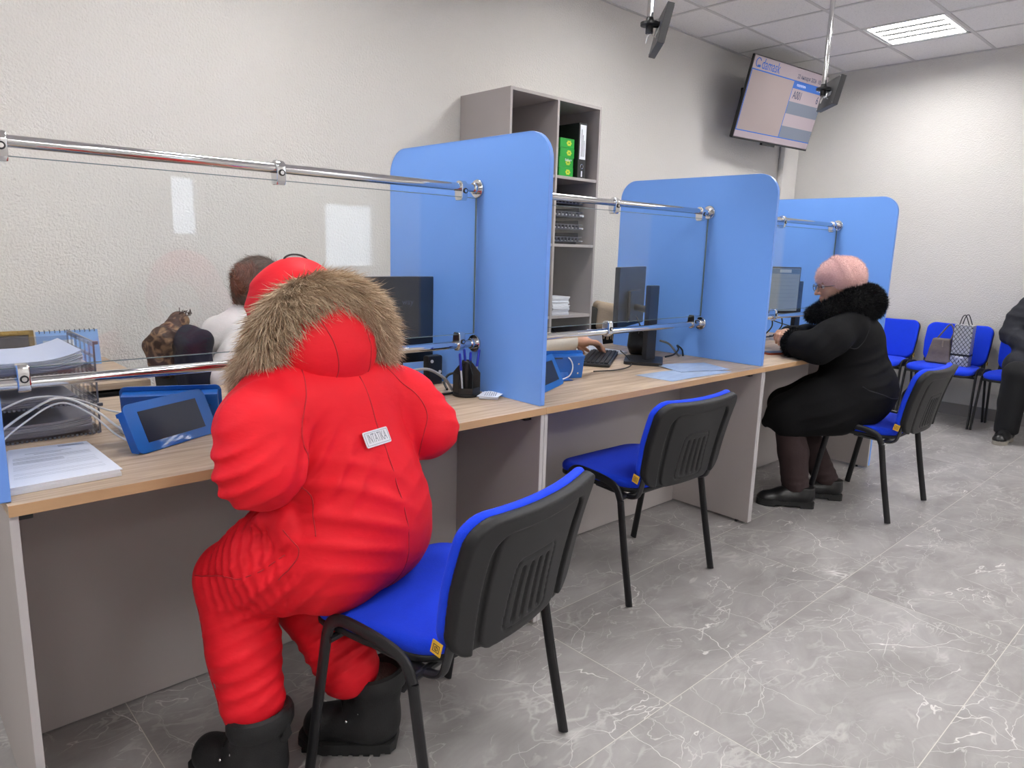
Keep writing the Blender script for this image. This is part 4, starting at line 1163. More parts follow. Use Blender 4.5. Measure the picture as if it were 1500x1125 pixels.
# plastic sleeves
M_film = mat('pale_blue_film_painted_glare', '#bccbe4', 0.22, var=0.25, vscale=14, stretch=(1, 6, 1), coat=0.5)  # stretched lighter streaks are glare painted into the film colour
def film(poly, z, label):
    mb = MB(); c = Vector((sum(p[0] for p in poly)/4, sum(p[1] for p in poly)/4, 0)); N = 10
    g = [[None]*(N+1) for _ in range(N+1)]
    P = [Vector((p[0], p[1], 0)) for p in poly]
    for i in range(N+1):
        for j in range(N+1):
            u, v = i/N, j/N
            q = (P[0]*(1-u)+P[1]*u)*(1-v)+(P[3]*(1-u)+P[2]*u)*v
            g[i][j] = mb.bm.verts.new((q.x, q.y, z+0.0012*(1+math.sin(7*u+5*v))*(u*(1-u)*4)))
    for i in range(N):
        for j in range(N): mb.bm.faces.new((g[i][j], g[i+1][j], g[i+1][j+1], g[i][j+1]))
    ex_ = bmesh.ops.extrude_face_region(mb.bm, geom=mb.bm.faces[:]); 
    for v in ex_['geom']:
        if isinstance(v, bmesh.types.BMVert): v.co.z += 0.0008
    return tag(mb.build('plastic_sleeve', M_film), label, 'sleeve', 'plastic sleeves on the middle counter')
film([(0.735, 0.030), (1.150, 0.018), (1.170, 0.150), (0.725, 0.205)], CT+0.0008, 'pale blue plastic sleeve nearest the front edge of the middle counter')
film([(0.930, 0.120), (1.185, 0.045), (1.250, 0.215), (1.000, 0.300)], CT+0.0042, 'pale blue plastic sleeve lying behind and over the front one')
# farthest counter
t = thing('smartphone', 'smartphone in an orange case beside the person in the pink hat', 'phone', (1.81, 0.15, CT))
M = frame_M((1.800, 0.215, CT+0.0008), (0.93, -0.36, 0), (0.36, 0.93, 0))
wb(MB().prism(rrect(0.15, 0.072, 0.010, 5, 0.075, -0.036+0.036), 0.009, M, 0.002), 'case', mat('orange_case', '#b2502c', 0.5), t)
wb(MB().prism(rrect(0.142, 0.065, 0.008, 5, 0.075, 0.0), 0.0006, M @ Matrix.Translation((0, 0, 0.0091))), 'screen', M_tab, t)
tag(MB().box((2.14, 0.56, CT+0.0005), (2.34, 0.70, CT+0.05), 0.006).build('card_box', mat('grey_carton', '#6a6664', 0.6)), 'small grey box behind the farthest keyboard', 'box')
tag(MB().box((2.40, 0.36, CT+0.0005), (2.56, 0.50, CT+0.018), 0.001, None).build('paper_pile', M_paper), 'white papers beside the farthest monitor column', 'paper')
for i, (a, b2) in enumerate((((2.33, 0.47), 'left'), ((2.43, 0.46), 'right'))):
    cable([(a[0], a[1], CT+0.17), (a[0]+0.01, a[1]-0.01, CT+0.09), (a[0]-0.02, a[1]+0.02, CT+0.03), (a[0]+0.06, a[1]+0.03, CT+0.02)], 0.004, M_bc, '%s black cable hanging under the farthest monitor' % b2, group='black cables under the farthest monitor')

# ------------------------------------------------------------------ clerks' side desk and what is on it
t = thing('side_desk', 'oak topped side desk along the wall behind the nearest counter', 'desk', (-1.6, 1.45, 0))
wb(MB().box((-2.4, 1.14, CT-0.024), (-0.82, YW-0.014, CT-0.002), 0.001), 'worktop', M_wood, t)
for x in (-2.4, -0.855): wb(MB().box((x, 1.16, 0.0), (x+0.02, YW-0.014, CT-0.0245), 0.001), 'leg_panel', M_grey, t)
M_gold = mat('gilt_frame', '#8f7434', 0.35, metal=0.6, var=0.15, bump=0.4, bscale=90)
t = thing('picture_frame', 'gilt picture frame standing on the side desk behind the letter trays', 'frame', (-1.2, 1.62, CT))
M = frame_M((-1.36, 1.60, CT-0.0015), (1, 0, 0), (0, 0.12, 1))
f = MB()
for (lo, hi) in (((0, 0, 0), (0.28, 0.018, 0.018)), ((0, 0.122, 0), (0.28, 0.140, 0.018)), ((0, 0, 0), (0.018, 0.14, 0.018)), ((0.262, 0, 0), (0.28, 0.14, 0.018))): f.box(lo, hi, 0.004, M)
wb(f, 'moulding', M_gold, t); wb(MB().box((0.012, 0.012, 0.002), (0.268, 0.128, 0.008), 0, M), 'picture', mat('dark_picture', '#3a2f28', 0.4, var=0.3), t)
t = thing('desk_calendar', 'blue spiral bound calendar standing behind the letter trays', 'calendar', (-1.0, 1.6, CT))
M = frame_M((-1.075, 1.58, CT-0.0015), (1, 0, 0), (0, 0.2, 1))
wb(MB().box((0, 0, 0), (0.205, 0.135, 0.004), 0.0005, M), 'page', mat('blue_calendar_page', '#7ba4dd', 0.6), t)
wb(MB().box((0.02, 0.02, 0.0041), (0.12, 0.10, 0.0046), 0, M), 'printed_picture', mat('calendar_print', '#c8d0d6', 0.6, var=0.3, vscale=40), t)
sp = MB()
for q in range(12): sp.tube([tuple(M @ Vector((0.012+q*0.0165, 0.133+0.006*math.sin(a), 0.002+0.006*math.cos(a)))) for a in np.linspace(-2.4, 2.4, 8)], 0.0012, 6)
wb(sp, 'spiral', M_black, t)
t = thing('equipment_case', 'black equipment box on the floor under the side desk', 'box', (-1.05, 1.4, 0))
wb(MB().box((-1.34, 1.165, 0.0), (-0.875, 1.60, 0.715), 0.01), 'case', M_black, t)
for (a, b2) in ((-1.28, -1.09), (-1.07, -0.89)): wb(MB().box((a, 1.158, 0.50), (b2, 1.166, 0.70), 0.004), 'panel', M_shell, t)
wb(MB().lathe([(0.045, 0), (0.045, 0.004), (0.036, 0.006)], seg=20, M=Matrix(((1, 0, 0, -0.98), (0, 0, -1, 1.158), (0, 1, 0, 0.60), (0, 0, 0, 1)))), 'dial', M_blackm, t)
# ------------------------------------------------------------------ bags
M_bagb = mat('brown_grey_leather', '#6b605a', 0.45, var=0.08, bump=0.2, bscale=60)
t = thing('handbag', 'brown grey leather handbag on the wall chair beside the silver bag', 'bag', (4.70, 0.215, 0.442))
def sd_hb(P):
    z = (P[..., 2]-0.445)/0.205
    s = 1.12-0.42*np.clip(z, 0, 1)
    q = P.copy(); q[..., 0] = (P[..., 0]-4.705)/s; q[..., 1] = (P[..., 1]-0.235)/s; q[..., 2] = P[..., 2]-0.545
    return (rbox(q, (0, 0, 0), (0.055, 0.085, 0.098), 0.016)+0.0025*wob(P, 60))*0.8
world_child(net_obj('body', sd_hb, (4.60, 0.10, 0.43), (4.82, 0.37, 0.67), 0.005, M_bagb), t)
wb(MB().tube(smooth_path([(4.69, 0.275, 0.625), (4.70, 0.235, 0.70), (4.71, 0.195, 0.755), (4.705, 0.165, 0.70), (4.69, 0.175, 0.630)], 8), 0.006, 8), 'handle', M_bagb, t)
wb(MB().tube([(4.645, 0.215, 0.635), (4.637, 0.212, 0.585)], 0.006, 8), 'zip_pull', M_bagb, t)
m, nt, b, o = new_mat('silver_quilted_foil')
tcn = node(nt, 'ShaderNodeTexCoord'); mp = node(nt, 'ShaderNodeMapping'); mp.inputs['Rotation'].default_value = (0.0, 0, 0)
sp = node(nt, 'ShaderNodeSeparateXYZ'); nt.links.new(tcn.outputs['Object'], sp.inputs[0])
h1 = mth(nt, 'ADD', sp.outputs['X'], sp.outputs['Y'])
a1 = mth(nt, 'PINGPONG', mth(nt, 'ADD', h1, mth(nt, 'MULTIPLY', sp.outputs['Z'], 0.75)), 0.014)
a2 = mth(nt, 'PINGPONG', mth(nt, 'SUBTRACT', h1, mth(nt, 'MULTIPLY', sp.outputs['Z'], 0.75)), 0.014)
ln = mth(nt, 'LESS_THAN', mth(nt, 'MINIMUM', a1, a2), 0.0022)
mx = node(nt, 'ShaderNodeMixRGB'); mx.inputs['Color1'].default_value = srgb('#c9c6c2'); mx.inputs['Color2'].default_value = srgb('#3a3838')
nt.links.new(ln, mx.inputs['Fac']); nt.links.new(mx.outputs[0], b.inputs['Base Color']); b.inputs['Metallic'].default_value = 0.35; b.inputs['Roughness'].default_value = 0.3
M_foil = m
t = thing('gift_bag', 'silver diamond patterned gift bag with black handles on the wall chair', 'bag', (4.69, 0.085, 0.442))
wb(MB().box((4.645, 0.025, 0.4445), (4.735, 0.150, 0.765), 0.004), 'body', M_foil, t)
wb(MB().box((4.6435, 0.0235, 0.525), (4.7365, 0.1515, 0.541), 0.001), 'band', M_black, t)
bow = MB()
for s in (-1, 1): bow.ball((4.640, 0.088+s*0.016, 0.515), (0.005, 0.014, 0.010), 10)
bow.tube([(4.641, 0.088, 0.515), (4.640, 0.075, 0.475)], 0.003, 6); bow.tube([(4.641, 0.088, 0.515), (4.640, 0.100, 0.475)], 0.003, 6)
wb(bow, 'bow', M_white, t)
for xx in (4.650, 4.730):
    wb(MB().tube(smooth_path([(xx, 0.120, 0.755), (xx, 0.108, 0.815), (xx, 0.095, 0.838), (xx, 0.080, 0.830), (xx, 0.050, 0.755)], 6), 0.0035, 8), 'handle', M_black, t)
# ------------------------------------------------------------------ people
M_skin = mat('skin', '#c99a82', 0.5, var=0.05, vscale=30, spec=0.35, bump=0.05, bscale=200)
M_skin.node_tree.nodes['Principled BSDF'].inputs['Subsurface Weight'].default_value = 0.1
M_skin.node_tree.nodes['Principled BSDF'].inputs['Subsurface Scale'].default_value = 0.01
M_eye = mat('eye_white', '#e4e0da', 0.2, var=0.0); M_iris = mat('eye_iris', '#3a2c22', 0.2)
HS = 0.93
def sd_head(P):
    """x forward, y left, z up, origin at the middle of the head"""
    P = P/HS
    d = ell(P, (-0.012, 0, 0.030), (0.096, 0.075, 0.088))
    d = smin(d, ell(P, (0.030, 0, -0.035), (0.062, 0.060, 0.080)), 0.05)
    d = smin(d, ell(P, (0.062, 0, -0.093), (0.026, 0.028, 0.020)), 0.035)
    d = smin(d, ell(P, (0.058, 0.040, -0.025), (0.022, 0.020, 0.022)), 0.02); d = smin(d, ell(P, (0.058, -0.040, -0.025), (0.022, 0.020, 0.022)), 0.02)
    d = smin(d, cap(P, (0.082, -0.040, 0.026), (0.082, 0.040, 0.026), 0.009), 0.018)
    for s in (-1, 1): d = smax(d, -ell(P, (0.100, s*0.032, 0.004), (0.018, 0.017, 0.012)), 0.012)
    d = smin(d, cap(P, (0.088, 0, 0.018), (0.113, 0, -0.030), 0.007, 0.011), 0.012)
    for s in (-1, 1): d = smin(d, ell(P, (0.100, s*0.011, -0.033), (0.010, 0.008, 0.007)), 0.006)
    d = smin(d, ell(P, (0.088, 0, -0.058), (0.012, 0.024, 0.006)), 0.006); d = smin(d, ell(P, (0.086, 0, -0.069), (0.012, 0.021, 0.0065)), 0.006)
    d = smax(d, -ell(P, (0.100, 0, -0.0635), (0.010, 0.022, 0.0018)), 0.003)
    for s in (-1, 1):
        e = ell(P, (-0.004, s*0.076, -0.008), (0.020, 0.009, 0.032), rotR(s*0.35, 0.15))
        e = smax(e, -ell(P, (0.002, s*0.084, -0.006), (0.011, 0.006, 0.020)), 0.006)
        d = smin(d, e, 0.006)
    d = smin(d, cap(P, (-0.030, 0, -0.060), (-0.050, 0, -0.17), 0.050, 0.054), 0.03)
    return d*HS

def sd_hand(P, side, curl, spread=1.0):
    """origin at wrist, x along fingers, z = back of hand, thumb on +y*side"""
    Q = P.copy(); Q[..., 1] = P[..., 1]*side
    Q = Q/0.95
    palm = smin(rbox(Q, (0.048, 0.0, 0.0), (0.044, 0.036, 0.013), 0.012), cap(Q, (-0.05, 0, 0), (0.02, 0, 0), 0.025, 0.027)*1.0, 0.02)
    palm = smin(palm, ell(Q, (0.035, 0.026, -0.010), (0.030, 0.014, 0.014)), 0.012)
    fs = None
    for i, (y, x0, l, r) in enumerate(((0.027, 0.088, 0.070, 0.0088), (0.009, 0.093, 0.079, 0.0090), (-0.010, 0.090, 0.073, 0.0086), (-0.027, 0.082, 0.056, 0.0078))):
        c = curl*(1+0.12*i)
        p = np.array([x0-0.012, y, 0.001]); a = 0.10; pts = [p]; dy = (y*0.12)*spread
        for sg, bend in ((0.46, 0.35), (0.31, 0.9), (0.26, 0.7)):
            a += c*bend
            p = p+l*1.08*sg*np.array([math.cos(a), dy/0.03*0.25, -math.sin(a)]); pts.append(p)
        f = chain(Q, pts, [r*1.08, r, r*0.94, r*0.80])
        for q in pts[1:3]: f = smin(f, ell(Q, q+np.array([0, 0, 0.001]), (r*1.02, r*1.04, r*1.02)), 0.004)
        fs = f if fs is None else np.minimum(fs, f)
    th = chain(Q, [(0.012, 0.026, -0.006), (0.042, 0.052, -0.016), (0.070, 0.062, -0.022-0.02*curl), (0.092, 0.060, -0.026-0.035*curl)], [0.0135, 0.0115, 0.0100, 0.0078])
    d = smin(palm, fs, 0.007); d = smin(d, th, 0.010)
    return d*0.95

def np_frame(o, x, z):
    x = np.array(x, float); x /= np.linalg.norm(x); z = np.array(z, float); z -= x*(z@x); z /= np.linalg.norm(z)
    return np.array(o, float), np.stack([x, np.cross(z, x), z], 1)   # columns x,y,z

def make_body(root, trunk, tl, th, head, hands, name='body', skin=None):
    """one skin mesh: trunk (implicit, local space), detailed head and hands"""
    V, F = [], []; off = 0
    v, f = surface_net(trunk, tl, th, 0.012); V.append(v); F.append(f); off += len(v)
    o, R = head
    v, f = surface_net(sd_head, (-0.14, -0.10, -0.19), (0.14, 0.10, 0.14), 0.0042); V.append(v@R.T+o); F.append(f+off); off += len(v)
    for (o2, R2, side, curl) in hands:
        v, f = surface_net(lambda P: sd_hand(P, side, curl), (-0.09, -0.09, -0.11), (0.19, 0.09, 0.05), 0.0028)
        V.append(v@R2.T+o2); F.append(f+off); off += len(v)
    o3 = link(name, mesh_np(name, np.concatenate(V), np.concatenate(F)), skin or M_skin, root, None)
    for s in (-1, 1):
        c = o+R@(np.array([0.079, s*0.032, 0.004])*HS)
        e = MB().ball(tuple(c), 0.0125*HS, 12).build('eye', M_eye, root, None)
        c2 = o+R@(np.array([0.0885, s*0.032, 0.003])*HS)
        MB().ball(tuple(c2), 0.0055*HS, 10).build('iris', M_iris, e, None)
    return o3

def limb_trunk(J, k=1.0):
    def fn(P):
        d = ell(P, J['pelvis'], (0.11*k, 0.15*k, 0.10*k))
        d = smin(d, cap(P, J['pelvis'], J['chest'], 0.115*k, 0.12*k), 0.06)
        d = smin(d, cap(P, J['chest'], J['neck'], 0.10*k, 0.05*k), 0.05)
        for s in ('l', 'r'):
            d = smin(d, chain(P, [J['chest'], J['sh_'+s]], [0.08*k, 0.055*k]), 0.05)
            d = smin(d, chain(P, [J['sh_'+s], J['el_'+s], J['wr_'+s]], [0.052*k, 0.040*k, 0.027*k]), 0.02)
            d = smin(d, chain(P, [J['hip_'+s], J['kn_'+s], J['an_'+s]], [0.085*k, 0.058*k, 0.038*k]), 0.03)
            d = smin(d, cap(P, J['an_'+s], J['toe_'+s], 0.036*k, 0.026*k), 0.02)
        return d
    return fn

# ================================================================== person in the red snowsuit
M_red = mat('red_snowsuit_fabric', '#e11c2a', 0.6, var=0.03, vscale=5, sheen=0.0, bump=0.22, bscale=26, stretch=(1.0, 1.0, 2.4), spec=0.2, bdist=0.006)
M_redseam = mat('red_seam_thread', '#b8141f', 0.7, var=0.02)
M_boot = mat('black_boot_nylon', '#141416', 0.6, var=0.1, bump=0.15, bscale=300)
M_sole = mat('black_rubber_sole', '#1a1a1b', 0.75, var=0.1, bump=0.1, bscale=120)
M_fleece = mat('brown_fleece_lining', '#6a5a55', 0.9, var=0.2, vscale=80, bump=0.5, bscale=200)
YAW = 0.40
red = thing('person', 'person in a bright red snowsuit with fur trimmed hood sitting with back to camera', 'person', (-0.721, -0.243, 0), YAW+PI/2)
JR = dict(pelvis=(0.13, 0, 0.56), chest=(0.19, 0, 0.83), neck=(0.235, 0.0, 0.96), sh_l=(0.215, 0.165, 0.915), sh_r=(0.165, -0.155, 0.905),
          el_l=(0.135, 0.255, 0.80), el_r=(0.055, -0.240, 0.785), wr_l=(0.345, 0.075, 0.815), wr_r=(0.345, -0.13, 0.822),
          hip_l=(0.13, 0.085, 0.545), hip_r=(0.13, -0.085, 0.545), kn_l=(0.345, 0.140, 0.478), kn_r=(0.42, -0.05, 0.485),
          an_l=(0.235, 0.195, 0.12), an_r=(0.105, -0.03, 0.12), toe_l=(0.27, 0.197, 0.07), toe_r=(0.14, -0.02, 0.07))
hR = np_frame((0.262, 0.012, 1.082), (0.86, 0.10, -0.42), (0.42, 0.05, 0.9))
red_body = make_body(red, limb_trunk(JR, 0.80), (-0.1, -0.4, 0), (0.6, 0.4, 1.05), hR,
    [np_frame((0.355, 0.068, 0.796), (0.72, -0.68, -0.05), (0, 0, 1))+(-1, 0.35), np_frame((0.36, -0.125, 0.800), (0.9, 0.4, -0.06), (0, 0, 1))+(1, 0.35)])

def folds(P, d, c, rad, ax, wl, amp, warp=1.0, seed=0.0):
    """a patch of compression folds: wave crests perpendicular to ax"""
    q = P-np.array(c, np.float32); r = np.linalg.norm(q, axis=-1)
    w = np.clip(1-(r/rad)**2, 0, 1)**1.5
    ph = q@np.array(ax, np.float32)/np.linalg.norm(ax)
    s = np.sin(2*PI*ph/wl+warp*2.2*wob(P, 11, seed))
    return d-amp*w*(s*0.5+0.5)**2

def sd_red(P):
    J = JR
    # trunk: buttocks, waist, padded back
    d = ell(P, (0.116, -0.032, 0.582), (0.156, 0.206, 0.148))
    d = smin(d, ell(P, (0.148, -0.028, 0.70), (0.148, 0.180, 0.16)), 0.08)
    d = smin(d, ell(P, (0.190, -0.012, 0.82), (0.134, 0.176, 0.16)), 0.08)
    d = smin(d, cap(P, (0.200, 0.115, 0.895), (0.165, -0.110, 0.890), 0.088, 0.085), 0.08)
    # legs
    ll = chain(P, [(0.13, 0.080, 0.545), (0.25, 0.120, 0.530), (0.345, 0.140, 0.482)], [0.122, 0.106, 0.080], 0.05)
    ll = smin(ll, chain(P, [(0.345, 0.140, 0.474), (0.298, 0.168, 0.335), (0.250, 0.190, 0.215)], [0.080, 0.076, 0.070], 0.03), 0.03)
    rl = chain(P, [(0.13, -0.085, 0.545), (0.28, -0.07, 0.53), (0.405, -0.055, 0.487)], [0.118, 0.102, 0.084], 0.05)
    rl = smin(rl, chain(P, [(0.405, -0.055, 0.482), (0.265, -0.035, 0.355), (0.140, -0.008, 0.225)], [0.086, 0.086, 0.074], 0.03), 0.035)
    legs = smin(ll, rl, 0.012)
    d = smin(d, legs, 0.045)
    # sleeves
    la = chain(P, [(0.205, 0.145, 0.905), (0.170, 0.222, 0.860), (0.148, 0.250, 0.800)], [0.080, 0.080, 0.076], 0.04)
    la = smin(la, chain(P, [(0.148, 0.250, 0.800), (0.245, 0.165, 0.822), (0.350, 0.072, 0.818)], [0.074, 0.066, 0.050], 0.03), 0.035)
    ra = chain(P, [(0.160, -0.145, 0.895), (0.105, -0.205, 0.845), (0.062, -0.235, 0.790)], [0.080, 0.078, 0.074], 0.04)
    ra = smin(ra, chain(P, [(0.062, -0.235, 0.790), (0.19, -0.195, 0.824), (0.35, -0.13, 0.824)], [0.073, 0.064, 0.050], 0.03), 0.035)
    d = smin(d, la, 0.022); d = smin(d, ra, 0.022)
    # gathered flap of fabric at the left of the waist
    fl = union([ell(P, (0.185, 0.165, 0.668), (0.052, 0.036, 0.020), rotR(0.3, 0.45)), ell(P, (0.215, 0.150, 0.640), (0.040, 0.045, 0.022), rotR(-0.3, 0.9)), ell(P, (0.150, 0.180, 0.640), (0.030, 0.025, 0.040), rotR(0.2, 0.2))], 0.008)
    d = smin(d, fl, 0.010)
    # folds
    d = folds(P, d, (0.25, 0.20, 0.56), 0.17, (0.95, 0.25, -0.3), 0.026, 0.0070, 0.35, 1.0)
    d = folds(P, d, (0.16, 0.20, 0.54), 0.16, (0.75, 0.1, 0.75), 0.040, 0.0085, 0.6, 2.0)
    d = folds(P, d, (0.29, 0.17, 0.40), 0.14, (0.5, 0, 0.9), 0.036, 0.0085, 0.9, 3.0)
    d = folds(P, d, (0.26, 0.20, 0.27), 0.12, (0.3, 0.2, 1), 0.034, 0.0085, 1.2, 4.0)
    d = folds(P, d, (0.17, 0.0, 0.28), 0.14, (0.7, 0, 0.8), 0.032, 0.010, 1.3, 5.0)
    d = folds(P, d, (0.165, 0.30, 0.80), 0.12, (0.35, 0.4, 1.0), 0.040, 0.012, 0.9, 6.0)
    d = folds(P, d, (0.19, 0.22, 0.90), 0.10, (-0.6, 0.6, 0.7), 0.042, 0.010, 0.9, 7.0)
    d = folds(P, d, (0.075, -0.26, 0.80), 0.12, (0.3, -0.4, 1.0), 0.038, 0.012, 0.9, 8.0)
    d = folds(P, d, (0.02, 0.12, 0.66), 0.20, (0.2, -0.45, 0.9), 0.050, 0.0085, 0.9, 9.0)
    d = folds(P, d, (0.06, 0.15, 0.78), 0.14, (0.1, 0.75, 0.6), 0.046, 0.009, 0.9, 10.0)
    d = folds(P, d, (0.02, -0.10, 0.70), 0.16, (0.1, 0.3, 1.0), 0.060, 0.0025, 0.8, 11.0)
    d = d-0.0030*wob(P, 17, 2.0)-0.0014*wob(P, 41, 3.0)
    # armpit creases: sharp grooves
    d = smax(d, -(cap(P, (0.030, 0.205, 0.815), (0.10, 0.185, 0.885), 0.006)-0.0), 0.012)
    # open bottoms of the legs
    return d
suit = net_obj('snowsuit', sd_red, (-0.10, -0.36, 0.13), (0.56, 0.42, 1.02), 0.0058, M_red, red)
# seams on the back of the suit
seam('back_seam', suit, [(0.115, 0.0, 0.93), (0.055, 0.0, 0.83), (0.005, 0.0, 0.72), (-0.045, 0.0, 0.59), (-0.015, 0.0, 0.50), (0.02, 0, 0.46)], 0.0016, M_redseam, red)
seam('sleeve_seam', suit, [(0.15, 0.12, 0.975), (0.085, 0.165, 0.92), (0.055, 0.185, 0.86), (0.065, 0.185, 0.81), (0.10, 0.18, 0.76), (0.09, 0.175, 0.70), (0.08, 0.17, 0.64)], 0.0015, M_redseam, red)
seam('sleeve_seam', suit, [(0.11, -0.10, 0.965), (0.045, -0.145, 0.91), (0.02, -0.17, 0.85), (0.03, -0.17, 0.79), (0.05, -0.17, 0.72)], 0.0015, M_redseam, red)
seam('leg_seam', suit, [(0.14, 0.18, 0.60), (0.22, 0.24, 0.545), (0.30, 0.26, 0.535), (0.39, 0.25, 0.52)], 0.0015, M_redseam, red)
seam('leg_seam', suit, [(0.42, 0.22, 0.45), (0.40, 0.24, 0.36), (0.35, 0.26, 0.27), (0.32, 0.25, 0.19)], 0.0015, M_redseam, red)
seam('hip_seam', suit, [(0.14, 0.20, 0.655), (0.105, 0.20, 0.615), (0.115, 0.215, 0.575), (0.14, 0.22, 0.545)], 0.0015, M_redseam, red)
# woven patch on the back
def patch():
    me = suit.data
    bvh = BVHTree.FromPolygons([v.co for v in me.vertices], [p.vertices for p in me.polygons])
    c, n, i, dd = bvh.find_nearest((0.058, 0.014, 0.812))
    n = Vector((-0.86, 0.0, 0.42)).lerp(n, 0.35).normalized()
    up = Vector((0.40, 0.02, 0.9)); x = Vector((0, -1, 0)); x = (x-n*x.dot(n)).normalized()
    x = (Matrix.Rotation(math.radians(-3), 3, n) @ x).normalized()
    y = n.cross(x)
    M = Matrix.Identity(4)
    for r_ in range(3): M[r_][0], M[r_][1], M[r_][2], M[r_][3] = x[r_], y[r_], n[r_], c[r_]+n[r_]*0.0045
    p = MB().prism(rrect(0.082, 0.036, 0.004, 4), 0.0022, M @ Matrix.Translation((0, 0, -0.001)), 0.0006).build('back_patch', mat('white_woven_patch', '#d9d9de', 0.8, var=0.02, bump=0.2, bscale=500), red)
    fr = MB()
    for (lo, hi) in (((-0.0375, -0.0145, 0.0011), (0.0375, -0.0135, 0.0016)), ((-0.0375, 0.0135, 0.0011), (0.0375, 0.0145, 0.0016)), ((-0.0375, -0.0145, 0.0011), (-0.0365, 0.0145, 0.0016)), ((0.0365, -0.0145, 0.0011), (0.0375, 0.0145, 0.0016))):
        fr.box(lo, hi, 0, M)
    M_gr = mat('grey_woven_lettering', '#8c8e96', 0.8)
    fr.build('patch_border', M_gr, p)
    text_part('patch_lettering', 'INTATIKA', 0.030, M_gr, p, M @ Matrix.Translation((0, 0, 0.0014)), 0.0002, 'CENTER', 0.46)
patch()
# hood
def sd_hood(P):
    d = ell(P, (0.246, 0.006, 1.078), (0.114, 0.100, 0.116), rotR(0.05, 0.35))
    d = smin(d, ell(P, (0.256, 0.018, 1.112), (0.082, 0.078, 0.082)), 0.05)
    pouch = smax(ell(P, (0.190, 0.004, 1.006), (0.112, 0.134, 0.104), rotR(-0.15, -0.12)), (0.924+0.10*np.maximum(P[..., 1], 0)+0.16*np.maximum(-P[..., 1]-0.03, 0))-P[..., 2], 0.012)
    d = smin(d, pouch, 0.06)
    d = smin(d, cap(P, (0.215, 0.05, 0.965), (0.190, -0.045, 0.960), 0.062, 0.060), 0.02)
    face = ell(P, (0.412, 0.028, 1.015), (0.135, 0.082, 0.105), rotR(0.05, 0.45))
    d = smax(d, -face, 0.02)
    d = d-0.0035*wob(P, 24, 1.2)
    d = folds(P, d, (0.33, 0.09, 1.13), 0.10, (0.4, 0.5, 0.8), 0.035, 0.005, 0.8, 3.3)
    d = folds(P, d, (0.115, -0.03, 1.0), 0.09, (0.1, 0.5, 0.9), 0.045, 0.003, 1.2, 5.3)
    return d
hood = net_obj('hood', sd_hood, (0.05, -0.15, 0.86), (0.46, 0.17, 1.24), 0.005, M_red, red)
seam('hood_seam', hood, [(0.12, 0.062, 0.925), (0.088, 0.068, 0.97), (0.10, 0.072, 1.03), (0.14, 0.075, 1.08)], 0.0016, M_redseam, hood)
seam('hood_seam', hood, [(0.10, -0.030, 0.925), (0.078, -0.034, 0.97), (0.085, -0.030, 1.03), (0.12, -0.026, 1.08)], 0.0016, M_redseam, hood)
MB().tube(smooth_path([(0.262, 0.030, 1.185), (0.262, 0.036, 1.203), (0.256, 0.018, 1.212), (0.244, -0.006, 1.208), (0.234, -0.020, 1.188), (0.232, -0.026, 1.165)], 6), 0.0022, 8).build('drawcord_loop', M_black, hood)
# fur trim
ARCH = smooth_path([(0.355, 0.040, 0.935), (0.300, 0.105, 0.955), (0.240, 0.138, 0.995), (0.220, 0.124, 1.056), (0.196, 0.078, 1.108), (0.178, 0.010, 1.127), (0.150, -0.060, 1.106), (0.142, -0.108, 1.052), (0.155, -0.134, 0.986), (0.24, -0.125, 0.945), (0.33, -0.075, 0.93)], 10)
nA = len(ARCH)
rad = [0.020+0.027*math.sin(PI*min(1, max(0.0, (i/(nA-1))))) for i in range(nA)]
M_furcore = mat('tan_fur_underlayer', '#a08468', 0.9, var=0.25, vscale=40)
core = MB().tube(ARCH, rad, 14).build('fur_trim', M_furcore, hood, None)
p, nn = on_surface(core.data, 34000)
cen = np.array([tuple(v) for v in ARCH])
out = nn.copy()
flow = np.array([-0.30, 0.0, -0.70])
dirs = out*0.50+flow*0.66
dirs /= np.linalg.norm(dirs, axis=1)[:, None]
M_fur = fur_mat('tan_raccoon_fur', '#977a60', '#e6d2b6')
strands('fur_hairs', p, dirs, 0.042, 0.0021, M_fur, core, droop=0.012, jit=0.18)

